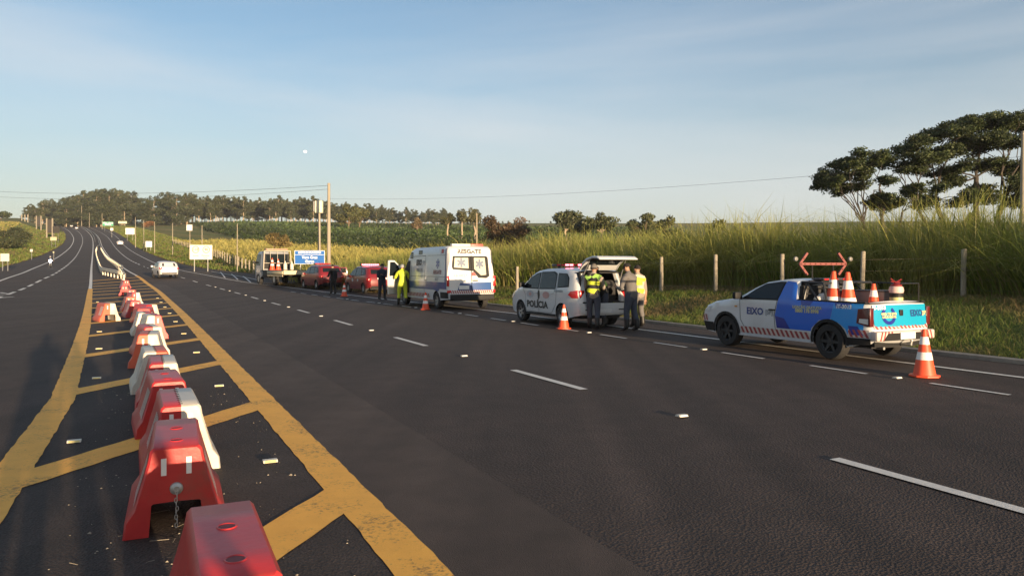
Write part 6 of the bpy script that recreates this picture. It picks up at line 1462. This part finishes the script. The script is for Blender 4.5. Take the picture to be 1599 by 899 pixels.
# ================================================================== PEOPLE
SKIN = mat('warm_skin', (.36, .20, .13), .6, noise=.08); HAIR = mat('dark_hair', (.015, .011, .009), .8); BOOT = mat('black_boot_leather', (.015, .014, .014), .5)
def person(pos, rz, label, shirt, trousers, lean=0.0, turn=0.0, head=(0, 0), hands=((.35, .22, 1.15), (.35, -.22, 1.15)), elbows=None, feet=((.05, .13), (-.03, -.13)), vest=None, bands=None, cap=None, helmet=None, H=1.75, sleeves=True, boots=BOOT, group=None):
    """faces +x; lean = forward pitch of the torso; hands/feet in local metres for a 1.75 m person"""
    t = thing('person', pos, rz, label, 'person', group); s_ = H/1.75; t.scale = (s_, s_, s_)
    Vv = []; E = []; Rr = []; seg = []
    def nv(p, r): Vv.append(Vector(p)); Rr.append(r); return len(Vv)-1
    def ed(a, b, tag_): E.append((a, b)); seg.append((a, b, tag_))
    hipz = .93; P0 = Vector((0, 0, hipz)); cl, sl2 = math.cos(lean), math.sin(lean)
    def tor(x, y, z): return P0+Vector((x*cl+z*sl2, y, -x*sl2+z*cl))
    pel = nv(P0, (.15, .19)); w1 = nv(tor(0, 0, .16), (.14, .18)); ch = nv(tor(.01, 0, .34), (.155, .205)); up = nv(tor(0, 0, .49), (.11, .15)); nk = nv(tor(.01, 0, .57), (.052, .055))
    hd = tor(.02, 0, .57); hy, hp = head
    def hdp(x, y, z): v = Matrix.Rotation(hy, 3, 'Z') @ Matrix.Rotation(lean*.4+hp, 3, 'Y') @ Vector((x, y, z)); return hd+v
    h1 = nv(hdp(.012, 0, .08), (.075, .066)); h2 = nv(hdp(.01, 0, .155), (.098, .078)); h3 = nv(hdp(0, 0, .215), (.085, .07)); h4 = nv(hdp(0, 0, .245), (.03, .03))
    ed(pel, w1, 'S'); ed(w1, ch, 'S'); ed(ch, up, 'S'); ed(up, nk, 'K'); ed(nk, h1, 'K'); ed(h1, h2, 'K'); ed(h2, h3, 'K'); ed(h3, h4, 'K')
    nose = nv(hdp(.118, 0, .12), (.012, .012)); ed(h2, nose, 'K')
    for i, sd in enumerate((1, -1)):
        sh = nv(tor(0, sd*.20, .46), (.082, .082)); ed(up, sh, 'S'); shp = Vv[sh]
        hnd = Vector(hands[i]); 
        if elbows: el = Vector(elbows[i])
        else:
            d = hnd-shp; L = min(d.length, .56); mid = shp+d*.5; k = math.sqrt(max(0, .29**2-(L/2)**2)); el = mid+Vector((-.25, sd*.45, -.86)).normalized()*k
        e_ = nv(el, (.058, .058)); m1 = nv(shp.lerp(el, .5), (.070, .070)); ed(sh, m1, 'S'); ed(m1, e_, 'S' if sleeves else 'S')
        wr = nv(hnd, (.028, .024)); fm = nv(el.lerp(hnd, .4), (.055, .053)); tg_ = 'S' if sleeves else 'K'; ed(e_, fm, tg_); ed(fm, wr, tg_)
        d = (hnd-el).normalized(); side_ = d.cross(Vector((0, 0, 1))); side_ = side_.normalized() if side_.length > .1 else Vector((0, 1, 0)); dn = d.cross(side_).normalized()
        pm = nv(hnd+d*.055, (.036, .018)); ed(wr, pm, 'K')
        for j in range(4):
            o = side_*(-.030+.020*j); ln = (.062, .075, .07, .052)[j]
            a = nv(hnd+d*.095+o, (.0095, .0095)); b = nv(hnd+d*(.095+ln*.6)+o*1.1+dn*.012, (.0085, .0085)); c = nv(hnd+d*(.095+ln*.9)+o*1.1+dn*.034, (.0075, .0075)); ed(pm, a, 'K'); ed(a, b, 'K'); ed(b, c, 'K')
        th = nv(hnd+d*.05-side_*.045*sd, (.011, .011)); th2 = nv(hnd+d*.085-side_*.06*sd+dn*.015, (.009, .009)); ed(wr, th, 'K'); ed(th, th2, 'K')
        hp_ = nv((0, sd*.10, .86), (.12, .12)); fx, fy = feet[i]; fy = fy
        kn = nv((fx*.5+.035, sd*.10*.4+fy*.6, .48), (.082, .082)); an = nv((fx-.02, fy, .09), (.062, .062)); cf = nv(((fx*.8), fy*.9+sd*.01, .30), (.078, .074)); tm = nv((fx*.2+.02, (sd*.10+fy)/2, .68), (.104, .104))
        ed(pel, hp_, 'T'); ed(hp_, tm, 'T'); ed(tm, kn, 'T'); ed(kn, cf, 'T'); ed(cf, an, 'B')
        hl = nv((fx-.05, fy, .04), (.05, .042)); ba = nv((fx+.08, fy+sd*.01, .035), (.055, .038)); to = nv((fx+.17, fy+sd*.015, .03), (.036, .024)); ed(an, hl, 'B'); ed(an, ba, 'B'); ed(ba, to, 'B')
    me = bpy.data.meshes.new('body'); me.from_pydata([tuple(v) for v in Vv], E, []); ob = bpy.data.objects.new('body_tmp', me); COL.objects.link(ob)
    sk = ob.modifiers.new('s', 'SKIN'); sk.use_smooth_shade = True; 
    for i, q in enumerate(me.skin_vertices[0].data): q.radius = Rr[i]; q.use_root = (i == 0)
    sb = ob.modifiers.new('d', 'SUBSURF'); sb.levels = 1
    dg = bpy.context.evaluated_depsgraph_get(); m2 = bpy.data.meshes.new_from_object(ob.evaluated_get(dg)); bpy.data.objects.remove(ob); bpy.data.meshes.remove(me)
    bo = link('body', m2, t, [shirt, trousers, boots, SKIN]); ix = {'S': 0, 'T': 1, 'B': 2, 'K': 3}
    A = [Vv[a] for a, b, c in seg]; B = [Vv[b] for a, b, c in seg]
    lab = []
    for p in m2.polygons:
        c = p.center; best = 9; bt = 0
        for (a, b, tg_), pa, pb in zip(seg, A, B):
            d = pb-pa; q = max(0, min(1, (c-pa).dot(d)/(d.length_squared+1e-9))); e = (c-pa-d*q).length-.7*(max(Rr[a])*(1-q)+max(Rr[b])*q)
            if e < best: best = e; bt = tg_
        p.material_index = ix[bt]; lab.append(bt); p.use_smooth = True
    vn = [v.normal.copy() for v in m2.vertices]
    def cover(name, m, test, off, flip=False):
        vmap = {}; vs = []; fs = []
        for p, l in zip(m2.polygons, lab):
            if not test(p.center, l): continue
            f = []
            for v in p.vertices:
                if v not in vmap: vmap[v] = len(vs); vs.append(m2.vertices[v].co+vn[v]*off)
                f.append(vmap[v])
            fs.append(f)
        if fs: mb = MB(); mb.add(vs, fs); o = mb.build(name, m, t, 60); return o
    def loc(c):   # torso frame
        d = c-P0; return Vector((d.x*cl-d.z*sl2, d.y, d.x*sl2+d.z*cl))
    if vest: cover('vest', vest, lambda c, l: l == 'S' and .02 < loc(c).z < .52 and abs(loc(c).y) < .185, .014)
    if bands:
        for (z0, z1, m_) in bands: cover('reflective_band', m_, lambda c, l, z0=z0, z1=z1: l == 'S' and z0 < loc(c).z < z1 and abs(loc(c).y) < .19, .020)
    # hair or cap, shaped on the skull
    def skull(name, m, r, z0, brim=False):
        mb = MB(); vs = []; n = 14; rows_ = 6
        for i in range(rows_+1):
            a = (math.pi*.5)*(i/rows_); 
            for k in range(n): b = 2*math.pi*k/n; vs.append(hdp(-.008+(.105+r)*math.cos(b)*math.cos(a), (.086+r)*math.sin(b)*math.cos(a), z0+(.115+r)*math.sin(a)))
        fs = [(i*n+k, i*n+(k+1) % n, (i+1)*n+(k+1) % n, (i+1)*n+k) for i in range(rows_) for k in range(n)]
        mb.add(vs, fs)
        if brim: mb.add([hdp(.07, .07, z0+.01), hdp(.17, .05, z0), hdp(.17, -.05, z0), hdp(.07, -.07, z0+.01), hdp(.07, .07, z0+.02), hdp(.17, .05, z0+.008), hdp(.17, -.05, z0+.008), hdp(.07, -.07, z0+.02)], [(0, 1, 2, 3), (4, 7, 6, 5), (0, 4, 5, 1), (1, 5, 6, 2), (2, 6, 7, 3)])
        mb.build(name, m, t, 60)
    if helmet: skull('helmet', helmet, .028, .10, True)
    elif cap: skull('cap', cap, .010, .155, True); skull('hair', HAIR, .002, .12)
    else: skull('hair', HAIR, .008, .135)
    for sd in (1, -1):
        mb = MB(); e = hdp(.0, sd*.080, .135); mb.tube([e+Vector((0, 0, -.028)), e+Vector((-.006, sd*.010, .0)), e+Vector((0, 0, .028))], [.008, .014, .008], 6); mb.build('ear', SKIN, t, 60)
        mb = MB(); e = hdp(.088, sd*.030, .155); mb.lathe([(0, -.009), (.009, -.005), (.011, 0), (.009, .005), (0, .009)], 8, c=tuple(e)); mb.build('eye', mat('eye_dark', (.03, .02, .02), .3), t)
    return t
NAVYC = mat('navy_uniform', (.018, .022, .035), .85, noise=.2, ns=8); GREYP = mat('grey_blue_trousers', (.055, .062, .085), .9, noise=.2, ns=8); TANS = mat('tan_grey_shirt', (.26, .22, .18), .9, noise=.15, ns=8); GREYJ = mat('grey_jacket', (.13, .12, .115), .9, noise=.2, ns=8)
HIVIS = mat('hi_vis_yellow', (.55, .62, .04), .7, noise=.1, ns=8); HIVG = mat('hi_vis_green', (.32, .55, .10), .7, noise=.1); BLKV = mat('black_vest', (.02, .02, .018), .85); PALEV = mat('pale_vest', (.42, .40, .32), .85)
def gz(x, y): return float(G(y))+.012
def at_dir(px, py): x, y = at(px, py); return (x, y, gz(x, y))
back = math.pi/2+TH      # facing away along the road
x, y, z = at_dir(927, 514)
person((x, y, z), back-.75, 'officer in a black vest with yellow patches reaching into the open boot', TANS, GREYP, lean=.10, hands=((.42, .12, 1.12), (.40, -.16, 1.10)), vest=BLKV, sleeves=False,
       bands=((.42, .50, HIVG), (.26, .33, HIVIS), (.08, .15, HIVIS)), cap=GREYJ, H=1.80, feet=((.10, .12), (-.06, -.12)))
x, y, z = at_dir(945, 511)
person((x, y, z), back+1.1, 'second officer half hidden behind the first, bending over the boot with a green vest', GREYJ, GREYP, lean=.38, hands=((.45, .15, 1.02), (.42, -.1, 1.0)), vest=BLKV, bands=((.30, .50, HIVG),), H=1.70, sleeves=False)
x, y, z = at_dir(986, 517)
person((x, y, z), back+.35, 'man in a grey jacket and blue grey trousers standing behind the patrol car', GREYJ, GREYP, lean=.12, hands=((.26, .24, 1.12), (.22, -.25, .80)), head=(.2, .25), H=1.84, feet=((.08, .10), (-.10, -.12)))
x, y, z = at_dir(997, 511)
person((x, y, z), back+.1, 'person in a pale vest with yellow patches behind the man in the grey jacket', TANS, GREYJ, lean=.03, hands=((.20, .24, 1.05), (.05, -.30, .78)), vest=PALEV, bands=((.30, .46, HIVIS), (.08, .18, HIVIS)), H=1.78, sleeves=False)
x, y, z = at_dir(629, 476.5)
person((x, y, z), back-.25, 'rescuer in full yellow rain suit and grey helmet at the open ambulance door', HIVIS, HIVIS, lean=.12, hands=((.40, .20, 1.25), (.30, -.25, 1.05)), helmet=mat('grey_helmet', (.30, .30, .30), .4), H=1.86, feet=((.10, .16), (-.05, -.15)))
x, y = at(597, 468.5); 
person((x, y, gz(x, y)), back+math.pi+.25, 'man in navy uniform with folded arms facing the camera beside the rescue wagon', NAVYC, NAVYC, hands=((.22, -.10, 1.22), (.24, .12, 1.16)), elbows=((.10, .30, 1.12), (.10, -.30, 1.10)), H=1.86)
x, y = at(521, 459.5)
person((x, y, gz(x, y)), back+.5, 'man in black clothes standing behind the first red car', mat('black_clothes', (.012, .012, .014), .9), mat('black_clothes', (.012, .012, .014), .9), lean=.06, hands=((.25, .25, 1.05), (.1, -.30, .85)), H=1.78)
# motorcycle rider
rx, ry, rzz = mc.location; d = mc.rotation_euler.z
person((rx, ry, rzz-.12), d, 'motorcyclist in dark clothes and grey helmet riding towards the camera', NAVYC, NAVYC, lean=.25, hands=((.42, .33, 1.15), (.42, -.33, 1.15)), feet=((.22, .22), (.22, -.22)), helmet=mat('grey_helmet', (.30, .30, .30), .4), H=1.70)
# the photographer and a colleague whose long shadows fall over the median
person((-.06, -.42, 0), math.pi/2, 'photographer standing on the median behind the camera', GREYJ, GREYP, hands=((.30, .10, 1.42), (.30, -.10, 1.42)), H=1.80)
person((1.35, -1.7, 0), math.pi/2+.3, 'colleague standing a step behind and to the right of the photographer', NAVYC, NAVYC, hands=((.05, .32, .80), (.05, -.32, .80)), H=1.78)
# ================================================================== thin morning haze
hz_ = bpy.data.materials.new('haze'); hz_.use_nodes = True; n_ = hz_.node_tree; n_.nodes.clear()
o1 = n_.nodes.new('ShaderNodeOutputMaterial'); pv = n_.nodes.new('ShaderNodeVolumePrincipled'); pv.inputs['Color'].default_value = (.92, .93, .95, 1); pv.inputs['Density'].default_value = .00016; pv.inputs['Anisotropy'].default_value = .2
n_.links.new(pv.outputs['Volume'], o1.inputs['Volume'])
mb = MB(); mb.box((0, 900, 34), (6400, 5400, 72)); hb = mb.build('haze', hz_); tag(hb, 'thin pale morning haze over the fields', kind='stuff')
